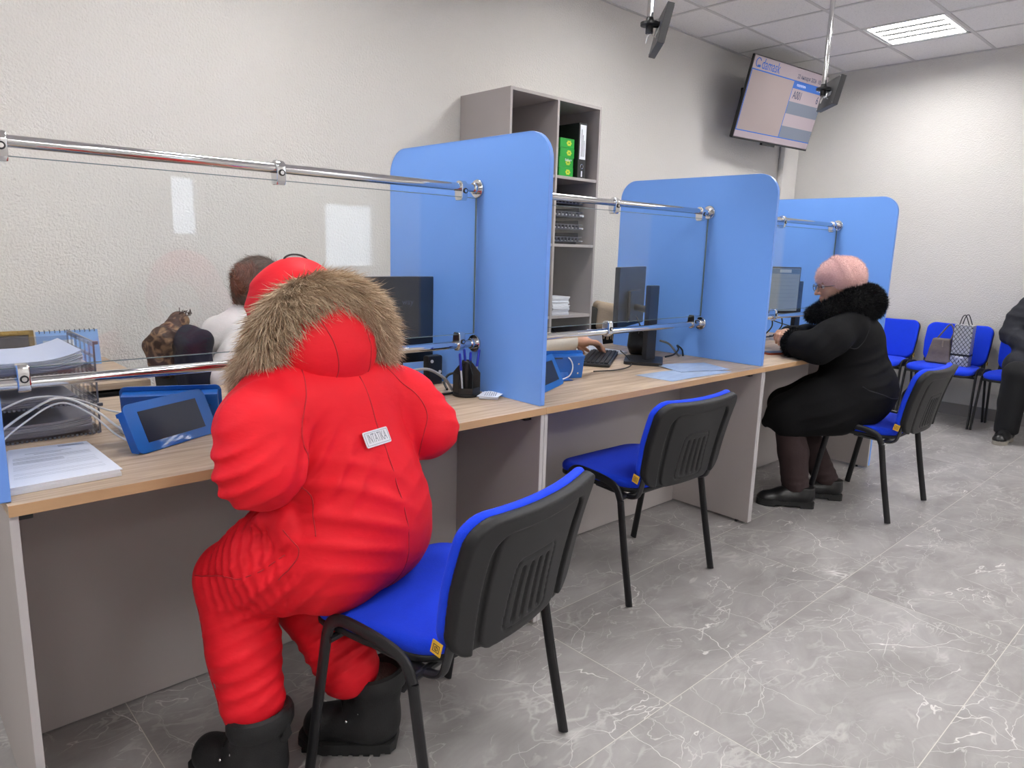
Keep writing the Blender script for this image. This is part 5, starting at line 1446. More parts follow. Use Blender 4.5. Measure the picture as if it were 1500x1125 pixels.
def boot(root, heel, toe, label_part='boot', cuff=(0, 0, 0), tiltx=0.0):
    heel = np.array(heel, float); toe = np.array(toe, float)
    ax = toe-heel; Ln = np.linalg.norm(ax); ax /= Ln; o, R = np_frame((heel[0], heel[1], 0), (ax[0], ax[1], 0), (0, 0, 1))
    L = Ln
    def upper(P):
        Q = (P-o.astype(np.float32))@R.astype(np.float32)
        x = Q[..., 0]
        d = cap(Q, (0.055, 0, 0.075), (L-0.060, 0, 0.062), 0.054, 0.046)
        d = smin(d, cap(Q, (0.060, 0, 0.08), (0.050, 0, 0.190), 0.058, 0.064), 0.04)
        d = np.maximum(d, Q[..., 2]-0.190); d = np.maximum(d, 0.028-Q[..., 2])
        return d-0.0016*wob(P, 45, 1.0)
    def P3(*a): return tuple(o+R@np.array(a))
    lo, hi = o-0.35, o+0.35; lo[2], hi[2] = 0.02, 0.26
    b = net_obj(label_part, upper, lo, hi, 0.0062, M_boot, root)
    # padded collar
    cl = []
    for a in np.linspace(0, 2*PI, 25): cl.append(P3(0.048+0.062*math.cos(a), 0.060*math.sin(a), 0.190-0.014*math.cos(a)))
    MB().tube(cl, 0.026, 10, cap=False, ry=0.013, side=(0, 0, 1)).build('collar', M_boot, b)
    li = []
    MB().lathe([(0.055, 0.180), (0.052, 0.200), (0.01, 0.198)], c=(0, 0, 0), seg=20, M=Matrix.Translation(P3(0.05, 0, 0))).build('lining', M_fleece, b)
    # sole: lugged
    half = []
    prof = [(0.0, 0.030), (0.012, 0.046), (0.06, 0.052), (L*0.45, 0.047), (L*0.72, 0.058), (L-0.03, 0.046), (L-0.004, 0.022), (L, 0.0)]
    poly = [(x, -y) for x, y in prof]+[(x, y) for x, y in prof[::-1][1:]]
    T = Matrix.Identity(4)
    for i in range(3): T[i][0], T[i][1], T[i][2], T[i][3] = R[i, 0], R[i, 1], R[i, 2], o[i]
    s = MB().prism(poly, 0.026, T @ Matrix.Translation((0, 0, 0.010)), 0.004).build('sole', M_sole, b)
    lg = MB()
    for q in range(9):
        x = 0.012+q*(L-0.03)/8.5; w = 0.036 if q in (0, 8) else 0.046
        for sg in (-1, 1): lg.box((x, min(sg*0.010, sg*w), 0.0005), (x+0.016, max(sg*0.010, sg*w), 0.0125), 0.002, T)
    lg.build('tread', M_sole, s)
    # laces, eyelets, pull tab
    for q in range(4):
        z = 0.112+0.018*q; x = L-0.115-0.020*q
        MB().tube([P3(x, -0.030, z), P3(x+0.006, 0, z+0.012), P3(x-0.004, 0.030, z+0.002)], 0.003, 6).build('lace', M_black, b)
    for sg in (-1, 1):
        for q in range(2): MB().ball(P3(L-0.13-0.03*q, sg*0.050, 0.10+0.022*q), 0.004, 8).build('eyelet', M_chrome, b)
    MB().tube([P3(-0.010, 0, 0.150), P3(-0.026, 0, 0.175), P3(-0.018, 0, 0.205)], 0.009, 8, 0.003).build('pull_tab', M_boot, b)
    return b
boot(red, (0.175, 0.198), (0.425, 0.213)); boot(red, (0.038, -0.070), (0.262, 0.035))

# ================================================================== person in black coat and pink hat
M_coat = mat('black_suede_coat', '#101012', 0.85, var=0.3, vscale=5, sheen=0.0, bump=0.15, bscale=30, spec=0.2)
M_trous = mat('dark_brown_trousers', '#2f1f20', 0.85, var=0.08, bump=0.1, bscale=120)
M_shoe = mat('black_leather', '#121214', 0.3, var=0.06, bump=0.06, bscale=120)
M_bfur = fur_mat('black_fur', '#060607', '#17171a', 0.6); M_bfcore = mat('black_fur_underlayer', '#08080a', 0.95, var=0.1)
M_pink = mat('pink_knit_hat', '#e3b7b1', 0.9, var=0.06, vscale=25, sheen=0.3, bump=0.4, bscale=160)
M_pfur = fur_mat('pink_angora', '#dcaea8', '#f0d2cc', 0.8)
WY = 0.45
wom = thing('person', 'person in long black coat and fuzzy pink hat sitting at the farthest counter', 'person', (2.185, -0.276, 0), WY+PI/2)
JW = dict(pelvis=(0.14, 0, 0.57), chest=(0.215, 0, 0.84), neck=(0.255, 0, 0.985), sh_l=(0.24, 0.155, 0.93), sh_r=(0.22, -0.155, 0.93),
          el_l=(0.365, 0.255, 0.815), el_r=(0.30, -0.25, 0.815), wr_l=(0.475, 0.165, 0.822), wr_r=(0.50, 0.0, 0.825),
          hip_l=(0.14, 0.08, 0.545), hip_r=(0.14, -0.08, 0.545), kn_l=(0.47, 0.155, 0.455), kn_r=(0.46, -0.07, 0.46),
          an_l=(0.39, 0.19, 0.095), an_r=(0.245, -0.005, 0.095), toe_l=(0.42, 0.20, 0.06), toe_r=(0.28, 0.01, 0.06))
hW = np_frame((0.298, 0.008, 1.108), (0.95, 0.22, -0.18), (0.18, 0.04, 0.98))
make_body(wom, limb_trunk(JW, 0.82), (-0.1, -0.4, 0), (0.68, 0.4, 1.1), hW,
    [np_frame((0.478, 0.122, 0.818), (0.12, -0.99, 0.0), (0.1, 0.1, 1))+(-1, 0.45), np_frame((0.505, 0.020, 0.850), (0.35, 0.93, 0.12), (-0.2, -0.2, 0.95))+(1, 0.85)])
def sd_coat(P):
    d = ell(P, (0.150, 0.0, 0.585), (0.168, 0.185, 0.150))
    d = smin(d, cap(P, (0.165, 0, 0.63), (0.205, 0, 0.80), 0.168, 0.150), 0.09)
    d = smin(d, ell(P, (0.22, 0.0, 0.86), (0.135, 0.168, 0.13)), 0.08)
    d = smin(d, cap(P, (0.24, 0.10, 0.93), (0.22, -0.10, 0.93), 0.078), 0.06)
    # skirt draped over the thighs
    sk = union([chain(P, [(0.14, 0.085, 0.55), (0.33, 0.13, 0.525), (0.465, 0.155, 0.452)], [0.125, 0.118, 0.104], 0.05),
                chain(P, [(0.14, -0.085, 0.55), (0.33, -0.08, 0.52), (0.455, -0.07, 0.455)], [0.122, 0.112, 0.098], 0.05),
                rbox(P, (0.36, 0.045, 0.460), (0.185, 0.185, 0.095), 0.07, rotR(0.18, 0.12))], 0.06)
    sk = smin(sk, chain(P, [(0.50, 0.165, 0.44), (0.568, 0.160, 0.405)], [0.06, 0.018]), 0.05)
    d = smin(d, sk, 0.06)
    # hollow under the hem
    d = smax(d, -rbox(P, (0.43, 0.045, 0.35), (0.150, 0.140, 0.070), 0.04, rotR(0.18, 0.12)), 0.01)
    d = np.maximum(d, (0.345+0.35*np.maximum(0, 0.30-P[..., 0]))-P[..., 2])
    la = chain(P, [(0.235, 0.140, 0.925), (0.31, 0.225, 0.865), (0.368, 0.258, 0.815)], [0.082, 0.080, 0.074], 0.04)
    la = smin(la, chain(P, [(0.368, 0.258, 0.815), (0.425, 0.215, 0.816), (0.478, 0.165, 0.819)], [0.073, 0.066, 0.060], 0.03), 0.03)
    ra = chain(P, [(0.22, -0.140, 0.92), (0.27, -0.225, 0.86), (0.305, -0.25, 0.815)], [0.08, 0.078, 0.072], 0.04)
    ra = smin(ra, chain(P, [(0.305, -0.25, 0.815), (0.41, -0.13, 0.822), (0.50, -0.01, 0.838)], [0.07, 0.062, 0.052], 0.03), 0.03)
    d = smin(d, la, 0.03); d = smin(d, ra, 0.03)
    d = folds(P, d, (0.08, 0.14, 0.70), 0.18, (0.3, 0.1, 1), 0.06, 0.009, 0.8, 1.0)
    d = folds(P, d, (0.32, 0.24, 0.47), 0.20, (0.5, 0.0, 0.8), 0.075, 0.008, 0.9, 2.0)
    d = folds(P, d, (0.36, 0.28, 0.83), 0.13, (0.6, 0.2, 0.7), 0.045, 0.006, 0.9, 3.0)
    return d-0.003*wob(P, 16, 4.0)
coat = net_obj('coat', sd_coat, (-0.10, -0.36, 0.30), (0.66, 0.40, 1.06), 0.0068, M_coat, wom)
M_cseam = mat('coat_seam', '#242428', 0.8)
seam('coat_seam', coat, [(0.06, 0.03, 0.95), (0.03, 0.05, 0.85), (0.0, 0.06, 0.74), (-0.02, 0.06, 0.62)], 0.0020, M_cseam, coat)
seam('coat_seam', coat, [(-0.02, -0.05, 0.575), (-0.02, 0.08, 0.575), (0.05, 0.17, 0.595), (0.15, 0.19, 0.63)], 0.0026, M_cseam, coat)
seam('coat_seam', coat, [(0.14, 0.12, 0.99), (0.11, 0.17, 0.93), (0.14, 0.20, 0.86), (0.20, 0.21, 0.80)], 0.0020, M_cseam, coat)
# fur cuff and shawl collar
def ring_fur(name, path, r, n, length, core_m, fur_m, parent, flow=(0, 0, 0), jit=0.35, width=0.0022, closed=True):
    c = MB().tube(path, r, 12, cap=not closed).build(name, core_m, parent, None)
    p_, n_ = on_surface(c.data, n); dd = n_+np.array(flow); dd /= np.linalg.norm(dd, axis=1)[:, None]
    strands('fur_hairs', p_, dd, length, width, fur_m, c, droop=0.003, jit=jit)
    return c
cf = [(0.553+0.0*math.cos(a)+0.018*math.cos(a), 0.148+0.030*math.cos(a)+0.02*0, 0.818+0.040*math.sin(a)) for a in np.linspace(0, 2*PI, 17)]
ring_fur('fur_cuff', [(0.478+0.036*math.cos(a), 0.165+0.040*math.cos(a), 0.822+0.053*math.sin(a)) for a in np.linspace(0, 2*PI, 21)], 0.016, 3500, 0.014, M_bfcore, M_bfur, coat)
def sd_collar(P):
    d = chain(P, [(0.40, 0.10, 0.955), (0.31, 0.125, 0.985), (0.222, 0.105, 1.018), (0.165, 0.04, 1.028), (0.160, -0.05, 1.028), (0.205, -0.115, 1.012), (0.31, -0.12, 0.98), (0.39, -0.08, 0.95)],
              [0.034, 0.056, 0.072, 0.078, 0.078, 0.070, 0.056, 0.036], 0.03)
    return d-0.004*wob(P, 26, 0.3)
col = net_obj('fur_collar', sd_collar, (0.04, -0.24, 0.86), (0.49, 0.24, 1.16), 0.0068, M_bfcore, coat)
p, nn = on_surface(col.data, 22000)
dd = nn+np.array([-0.2, 0, -0.25]); dd /= np.linalg.norm(dd, axis=1)[:, None]
strands('fur_hairs', p, dd, 0.019, 0.0024, M_bfur, col, droop=0.004, jit=0.35)
# hat
def sd_hat(P):
    o, R = hW; Q = (P-o.astype(np.float32))@R.astype(np.float32)
    d = ell(Q, (-0.012, 0, 0.044), (0.110, 0.094, 0.092))
    d = smin(d, ell(Q, (-0.045, 0, 0.030), (0.085, 0.090, 0.085)), 0.04)
    d = smax(d, -(Q[..., 2]+0.022-0.42*Q[..., 0]), 0.014)
    band = np.abs(Q[..., 0]+0.02-0.25*(Q[..., 2]-0.05))-0.012
    d = d-0.006*np.exp(-(np.maximum(band, 0)/0.006)**2)*np.clip((Q[..., 2])/0.05, 0, 1)
    return d-0.0015*wob(P, 60, 0.2)
hat = net_obj('hat', sd_hat, (0.12, -0.15, 1.02), (0.45, 0.17, 1.28), 0.0048, M_pink, wom)
p, nn = on_surface(hat.data, 9000)
strands('fuzz', p, nn, 0.010, 0.0012, M_pfur, hat, droop=0.001, jit=0.5)
# glasses
o, R = hW
def hp(x, y, z): return tuple(o+R@(np.array([x, y, z])*HS))
g = MB()
for s in (-1, 1):
    g.tube([hp(0.112, s*0.034+0.022*math.cos(a), 0.000+0.018*math.sin(a)) for a in np.linspace(0, 2*PI, 17)], 0.0016, 6, cap=False)
    g.tube([hp(0.110, s*0.055, 0.006), hp(0.06, s*0.078, 0.006), hp(-0.01, s*0.082, 0.004)], 0.0018, 6)
g.tube([hp(0.113, -0.012, 0.004), hp(0.116, 0, 0.007), hp(0.113, 0.012, 0.004)], 0.0014, 6)
g.build('glasses', mat('thin_metal_frame', '#5a5560', 0.3, metal=0.8), wom)
# trousers
def sd_trous(P):
    d = chain(P, [(0.15, 0.08, 0.54), (0.462, 0.155, 0.440), (0.425, 0.172, 0.27), (0.398, 0.185, 0.105)], [0.095, 0.072, 0.072, 0.064], 0.02)
    e = chain(P, [(0.15, -0.08, 0.54), (0.452, -0.068, 0.440), (0.345, -0.035, 0.27), (0.250, -0.005, 0.105)], [0.095, 0.070, 0.068, 0.060], 0.02)
    d = smin(d, e, 0.01)
    d = np.maximum(d, 0.085-P[..., 2])
    d = folds(P, d, (0.40, 0.18, 0.13), 0.10, (0.1, 0.1, 1), 0.035, 0.006, 1.0, 1.0); d = folds(P, d, (0.26, 0, 0.14), 0.10, (0.2, 0, 1), 0.035, 0.006, 1.0, 2.0)
    return d-0.002*wob(P, 22, 1.0)
net_obj('trousers', sd_trous, (0.02, -0.20, 0.07), (0.56, 0.28, 0.66), 0.0062, M_trous, wom)
def shoe(root, heel, toe, m_up, m_sole, w=0.046, lace=None, solecol=None, sh=0.024):
    heel = np.array(heel, float); toe = np.array(toe, float); ax = toe-heel; L = np.linalg.norm(ax); ax /= L
    o2, R2 = np_frame((heel[0], heel[1], 0), (ax[0], ax[1], 0), (0, 0, 1))
    def up(P):
        Q = (P-o2.astype(np.float32))@R2.astype(np.float32)
        d = chain(Q, [(0.045, 0, 0.062), (L*0.55, 0, 0.050), (L-0.045, 0, 0.038)], [0.042, 0.042, 0.034], 0.03)
        d = smin(d, cap(Q, (0.05, 0, 0.06), (0.045, 0, 0.105), 0.042, 0.044), 0.03)
        d = smin(d, ell(Q, (L-0.055, 0, 0.034), (0.055, w*0.92, 0.028)), 0.02)
        return np.maximum(np.maximum(d, sh-0.006-Q[..., 2]), Q[..., 2]-0.108)
    lo, hi = o2-0.33, o2+0.33; lo[2], hi[2] = 0.0, 0.13
    b = net_obj('shoe', up, lo, hi, 0.0058, m_up, root)
    prof = [(0.002, 0.026), (0.012, 0.036), (0.07, 0.039), (L*0.45, 0.035), (L*0.70, w), (L-0.035, w*0.85), (L-0.006, w*0.42), (L, 0.0)]
    poly = [(x, -y) for x, y in prof]+[(x, y) for x, y in prof[::-1][1:]]
    T = Matrix.Identity(4)
    for i in range(3): T[i][0], T[i][1], T[i][2], T[i][3] = R2[i, 0], R2[i, 1], R2[i, 2], o2[i]
    s = MB().prism(poly, sh-0.010, T @ Matrix.Translation((0, 0, 0.010)), 0.003).build('sole', m_sole, b)
    q = MB(); q.prism([(x, y) for x, y in poly if x < 0.085], 0.011, T @ Matrix.Translation((0, 0, 0.0004)), 0.001)
    q.prism([(x, y) for x, y in poly if x > L*0.48], 0.011, T @ Matrix.Translation((0, 0, 0.0004)), 0.001); q.build('tread', m_sole, s)
    if lace:
        for k in range(4):
            x = L*0.42+k*0.018; z = 0.100-k*0.010
            MB().tube([tuple(o2+R2@np.array([x, yy, z-abs(yy)*0.5])) for yy in (-0.026, 0, 0.026)], 0.0028, 6).build('lace', lace, b)
    return b
shoe(wom, (0.305, 0.185), (0.575, 0.245), M_shoe, M_sole, sh=0.036); shoe(wom, (0.165, -0.010), (0.425, 0.040), M_shoe, M_sole, sh=0.036)
# black bag between the person and the chair back
def sd_bb(P): return ell(P, (2.36, -0.335, 0.53), (0.045, 0.055, 0.085))-0.01+0.003*wob(P, 50)
bb = thing('shoulder_bag', 'black shoulder bag tucked between the black coat and the chair back', 'bag', (2.36, -0.335, 0.45))
world_child(net_obj('body', sd_bb, (2.28, -0.42, 0.43), (2.44, -0.25, 0.65), 0.006, M_shoe), bb)
wb(MB().ball((2.395, -0.345, 0.615), (0.010, 0.006, 0.006), 10), 'clasp', M_chrome, bb)

# ================================================================== person at the right edge by the far wall
M_padded = mat('dark_navy_padded_coat', '#181a24', 0.75, var=0.12, sheen=0.0, bump=0.2, bscale=60)
M_dtrous = mat('black_navy_trousers', '#07080c', 0.85, var=0.1, bump=0.1, bscale=100)
pr_ = thing('person', 'person in dark padded coat seated at the right edge by the far wall', 'person', (4.74, -0.475, 0), PI/2+PI/2)
JP = dict(pelvis=(0.04, 0, 0.55), chest=(0.05, 0, 0.86), neck=(0.06, 0, 1.02), sh_l=(0.06, 0.17, 0.97), sh_r=(0.06, -0.17, 0.97), el_l=(0.14, 0.26, 0.73), el_r=(0.14, -0.23, 0.73),
          wr_l=(0.36, 0.10, 0.66), wr_r=(0.36, -0.06, 0.665), hip_l=(0.04, 0.08, 0.53), hip_r=(0.04, -0.08, 0.53), kn_l=(0.44, 0.11, 0.50), kn_r=(0.43, -0.115, 0.50),
          an_l=(0.42, 0.12, 0.10), an_r=(0.42, -0.12, 0.10), toe_l=(0.45, 0.125, 0.06), toe_r=(0.45, -0.12, 0.06))
hP = np_frame((0.10, 0, 1.165), (1, 0, -0.1), (0.1, 0, 1))
make_body(pr_, limb_trunk(JP, 0.82), (-0.15, -0.4, 0), (0.66, 0.4, 1.12), hP,
    [np_frame((0.37, 0.09, 0.655), (0.55, -0.8, -0.15), (0.5, 0.2, 0.85))+(-1, 0.5), np_frame((0.375, -0.05, 0.66), (0.45, 0.85, -0.15), (0.55, -0.2, 0.8))+(1, 0.5)])
def sd_pcoat(P):
    d = cap(P, (0.05, 0, 0.56), (0.055, 0, 0.90), 0.155, 0.135)
    d = smin(d, cap(P, (0.06, 0.11, 0.96), (0.06, -0.11, 0.96), 0.085), 0.07)
    d = smin(d, cap(P, (0.055, 0, 0.95), (0.06, 0, 1.03), 0.09, 0.075), 0.05)
    for s in (-1, 1):
        a = chain(P, [(0.06, s*0.155, 0.955), (0.10, s*0.215, 0.84), (0.14, s*0.24, 0.735)], [0.082, 0.080, 0.074], 0.03)
        a = smin(a, chain(P, [(0.14, s*0.24, 0.735), (0.25, s*0.165, 0.70), (0.35, s*0.07, 0.67)], [0.072, 0.064, 0.052], 0.02), 0.03)
        for z in (0.90, 0.83, 0.76): pass
        a = a-0.0022*np.sin(P[..., 2]*2*PI/0.06+2*wob(P, 9))
        d = smin(d, a, 0.025)
    sk = union([cap(P, (0.05, s*0.09, 0.545), (0.33, s*0.115, 0.535), 0.135, 0.112) for s in (-1, 1)], 0.05)
    sk = smin(sk, rbox(P, (0.22, -0.13, 0.50), (0.16, 0.07, 0.085), 0.03, rotR(0, 0.15)), 0.04)
    sk = smin(sk, rbox(P, (0.22, 0.13, 0.50), (0.16, 0.07, 0.085), 0.03, rotR(0, 0.15)), 0.04)
    d = smin(d, sk, 0.05)
    return np.maximum(d-0.003*wob(P, 18, 2.0), (0.40)-P[..., 2])
net_obj('coat', sd_pcoat, (-0.15, -0.36, 0.38), (0.50, 0.36, 1.14), 0.0078, M_padded, pr_)
def sd_ptr(P):
    d = union([chain(P, [(0.06, s*0.08, 0.52), (0.43, s*0.113, 0.485), (0.425, s*0.118, 0.28), (0.43, s*0.122, 0.085)], [0.10, 0.085, 0.082, 0.074], 0.02) for s in (-1, 1)], 0.01)
    return np.maximum(d-0.003*wob(P, 20, 1.0), 0.065-P[..., 2])
net_obj('trousers', sd_ptr, (-0.08, -0.26, 0.05), (0.56, 0.26, 0.66), 0.0078, M_dtrous, pr_)
M_wsole = mat('pale_rubber_sole', '#9a948a', 0.7, var=0.05)
shoe(pr_, (0.36, -0.115), (0.605, -0.13), M_shoe, M_wsole, lace=M_black, sh=0.034); shoe(pr_, (0.36, 0.115), (0.605, 0.14), M_shoe, M_wsole, lace=M_black, sh=0.034)
M_dhair = mat('dark_brown_hair', '#2a211d', 0.6, var=0.2, vscale=30, stretch=(1, 1, 0.2), bump=0.4, bscale=120)
def hair_cap(root, hd, m, drop=-0.02, extra=None, name='hair'):
    o_, R_ = hd
    def fn(P):
        Q = (P-o_.astype(np.float32))@R_.astype(np.float32)/HS
        d = ell(Q, (-0.018, 0, 0.034), (0.105, 0.086, 0.096))
        d = smin(d, ell(Q, (-0.045, 0, -0.03), (0.070, 0.076, 0.085)), 0.03)
        d = smax(d, -ell(Q, (0.085, 0, -0.045), (0.085, 0.085, 0.095)), 0.02)
        for s in (-1, 1): d = smax(d, -ell(Q, (0.002, s*0.088, -0.006), (0.026, 0.022, 0.036)), 0.008)
        if extra is not None: d = smin(d, extra(Q), 0.015)
        return (d-0.0025*np.sin(Q[..., 1]*260+3*wob(Q, 30)))*HS
    return net_obj(name, fn, o_-0.19, o_+0.19, 0.0050, m, root)
hair_cap(pr_, hP, M_dhair)

# ================================================================== clerk behind the nearest screen
M_blouse = mat('white_blouse', '#cfc9c8', 0.8, var=0.04, sheen=0.2, bump=0.15, bscale=60)
M_bhair = mat('brown_hair', '#5d4840', 0.55, var=0.35, vscale=22, stretch=(1, 1, 0.25), bump=0.5, bscale=120)
M_auburn = mat('auburn_hair_bun', '#74402f', 0.5, var=0.3, vscale=22, bump=0.5, bscale=120)
M_dskirt = mat('dark_work_trousers', '#202028', 0.85, var=0.1)
ck = thing('person', 'clerk in a white blouse with hair in a bun behind the nearest glass', 'person', (-0.56, 1.16, 0), 0.0)
JC = dict(pelvis=(-0.02, 0, 0.55), chest=(0.03, 0, 0.80), neck=(0.085, 0, 0.930), sh_l=(0.05, 0.165, 0.885), sh_r=(0.045, -0.16, 0.885), el_l=(0.16, 0.22, 0.72), el_r=(-0.075, -0.205, 0.755),
          wr_l=(0.38, 0.10, 0.80), wr_r=(0.20, -0.205, 0.785), hip_l=(0, 0.08, 0.52), hip_r=(0, -0.08, 0.52), kn_l=(0.40, 0.10, 0.49), kn_r=(0.40, -0.10, 0.49),
          an_l=(0.36, 0.1, 0.1), an_r=(0.36, -0.1, 0.1), toe_l=(0.39, 0.1, 0.06), toe_r=(0.39, -0.1, 0.06))
hC = np_frame((0.172, 0.015, 1.056), (0.96, 0.16, -0.12), (0.12, 0, 1))
make_body(ck, limb_trunk(JC, 0.82), (-0.2, -0.4, 0), (0.6, 0.4, 1.02), hC,
    [np_frame((0.40, 0.09, 0.80), (0.9, -0.3, -0.1), (0, 0, 1))+(-1, 0.3), np_frame((0.22, -0.205, 0.785), (1, 0.1, -0.05), (0, 0, 1))+(1, 0.4)])
def sd_blouse(P):
    d = cap(P, (-0.02, 0, 0.56), (0.03, 0, 0.82), 0.135, 0.120)
    d = smin(d, cap(P, (0.045, 0.10, 0.875), (0.04, -0.10, 0.875), 0.075), 0.06)
    d = smin(d, cap(P, (0.05, 0, 0.88), (0.085, 0, 0.950), 0.085, 0.056), 0.05)
    a = chain(P, [(0.045, -0.145, 0.875), (-0.02, -0.195, 0.815), (-0.072, -0.205, 0.765)], [0.074, 0.068, 0.062], 0.03)
    a = smin(a, chain(P, [(-0.072, -0.205, 0.768), (0.06, -0.205, 0.785), (0.20, -0.205, 0.788)], [0.060, 0.052, 0.042], 0.02), 0.03)
    b = chain(P, [(0.05, 0.15, 0.875), (0.16, 0.22, 0.73), (0.37, 0.105, 0.80)], [0.07, 0.06, 0.042], 0.02)
    d = smin(d, a, 0.025); d = smin(d, b, 0.025)
    d = folds(P, d, (-0.03, -0.22, 0.79), 0.10, (0.5, 0, 0.8), 0.035, 0.005, 0.9, 1.0)
    return d-0.002*wob(P, 24, 1.0)
net_obj('blouse', sd_blouse, (-0.2, -0.32, 0.40), (0.44, 0.32, 1.03), 0.0068, M_blouse, ck)
net_obj('trousers', lambda P: np.maximum(union([chain(P, [(0, s*0.08, 0.50), (0.40, s*0.10, 0.485), (0.36, s*0.10, 0.12)], [0.10, 0.075, 0.06], 0.02) for s in (-1, 1)], 0.02), 0.09-P[..., 2]), (-0.16, -0.24, 0.06), (0.52, 0.24, 0.64), 0.010, M_dskirt, ck)
shoe(ck, (0.31, 0.1), (0.53, 0.11), M_shoe, M_sole); shoe(ck, (0.31, -0.1), (0.53, -0.11), M_shoe, M_sole)
ch = hair_cap(ck, hC, M_bhair)
o, R = hC
def sd_bun(P):
    Q = (P-o.astype(np.float32))@R.astype(np.float32)
    d = ell(Q, (-0.088, -0.018, 0.030), (0.042, 0.050, 0.062), rotR(0, 0.2))
    r = np.hypot(Q[..., 1]+0.018, Q[..., 2]-0.03)
    return d-0.003*np.sin(np.arctan2(Q[..., 2]-0.03, Q[..., 1]+0.018)*5+r*160)
bun = net_obj('hair_bun', sd_bun, o-0.2, o+0.2, 0.0045, M_auburn, ch)
p, nn = on_surface(ch.data, 7000)
tg = (o+R@np.array([-0.088, -0.018, 0.030]))-p; tg /= np.linalg.norm(tg, axis=1)[:, None]
tg = tg-nn*np.sum(tg*nn, axis=1)[:, None]; tg /= np.maximum(np.linalg.norm(tg, axis=1), 1e-6)[:, None]
strands('hair_strands', p-nn*0.001, tg+nn*0.06, 0.045, 0.0016, fur_mat('brown_hair_strands', '#3d2c25', '#7d6456', 0.5, 0.4), ch, droop=0.002, jit=0.06)
p, nn = on_surface(bun.data, 3000)
ax_ = np.array([0.3, 0.2, 1.0]); tg = np.cross(nn, R@np.array([1.0, 0.1, 0.1])); tg /= np.maximum(np.linalg.norm(tg, axis=1), 1e-6)[:, None]
strands('hair_strands', p-nn*0.001, tg+nn*0.05, 0.035, 0.0016, fur_mat('auburn_hair_strands', '#4a241b', '#96553f', 0.45, 0.4), bun, droop=0.0, jit=0.08)

# ================================================================== clerk hidden behind the large partition, only a hand shows
c2 = thing('person', 'clerk in a pale blouse whose hand types on the keyboard at the middle counter', 'person', (0.40, 1.14, 0), math.radians(-25))
th_ = -math.radians(-25); ca, sa = math.cos(th_), math.sin(th_)
def loc2(x, y, z):
    dx, dy = x-0.40, y-1.14
    return (dx*ca-dy*sa, dx*sa+dy*ca, z)
J2 = dict(pelvis=(0, 0, 0.55), chest=(0.05, 0, 0.82), neck=(0.08, 0, 0.96), sh_l=(0.06, 0.16, 0.90), sh_r=(0.06, -0.16, 0.90), el_l=loc2(0.62, 1.05, 0.74), el_r=loc2(0.53, 0.80, 0.80),
          wr_l=loc2(0.86, 0.82, 0.81), wr_r=loc2(0.862, 0.655, 0.829), hip_l=(0, 0.08, 0.52), hip_r=(0, -0.08, 0.52), kn_l=(0.38, 0.10, 0.49), kn_r=(0.38, -0.10, 0.49),
          an_l=(0.34, 0.1, 0.1), an_r=(0.34, -0.1, 0.1), toe_l=(0.37, 0.1, 0.06), toe_r=(0.37, -0.1, 0.06))
h2 = np_frame((0.12, 0, 1.10), (1, 0, -0.15), (0.15, 0, 1))
def d2(v):
    return np.array([v[0]*ca-v[1]*sa, v[0]*sa+v[1]*ca, v[2]])
make_body(c2, limb_trunk(J2, 0.82), (-0.2, -0.5, 0), (0.65, 0.4, 1.05), h2,
    [np_frame(loc2(0.88, 0.80, 0.812), d2((0.75, -0.5, -0.1)), (0, 0, 1))+(-1, 0.4), np_frame(loc2(0.886, 0.646, 0.828), d2((0.93, -0.26, -0.14)), d2((0.12, 0.1, 1)))+(1, 0.38)])
def sd_bl2(P):
    d = cap(P, (0, 0, 0.56), (0.05, 0, 0.83), 0.135, 0.12)
    d = smin(d, cap(P, (0.06, 0.10, 0.885), (0.06, -0.10, 0.885), 0.075), 0.06); d = smin(d, cap(P, (0.06, 0, 0.90), (0.08, 0, 0.97), 0.08, 0.056), 0.05)
    d = smin(d, chain(P, [(0.06, 0.15, 0.89), J2['el_l'], J2['wr_l']], [0.07, 0.058, 0.042], 0.02), 0.025)
    d = smin(d, chain(P, [(0.06, -0.15, 0.89), J2['el_r'], J2['wr_r']], [0.07, 0.056, 0.040], 0.02), 0.025)
    return d-0.002*wob(P, 26, 1.0)
net_obj('blouse', sd_bl2, (-0.2, -0.5, 0.40), (0.62, 0.34, 1.05), 0.0068, mat('ivory_blouse', '#cbc4b8', 0.8, var=0.04, bump=0.1, bscale=60), c2)
net_obj('trousers', lambda P: np.maximum(union([chain(P, [(0, s*0.08, 0.50), (0.38, s*0.10, 0.485), (0.34, s*0.10, 0.12)], [0.10, 0.075, 0.06], 0.02) for s in (-1, 1)], 0.02), 0.09-P[..., 2]), (-0.16, -0.24, 0.06), (0.52, 0.24, 0.64), 0.010, M_dskirt, c2)
shoe(c2, (0.29, 0.1), (0.51, 0.11), M_shoe, M_sole); shoe(c2, (0.29, -0.1), (0.51, -0.11), M_shoe, M_sole)
hair_cap(c2, h2, M_dhair)

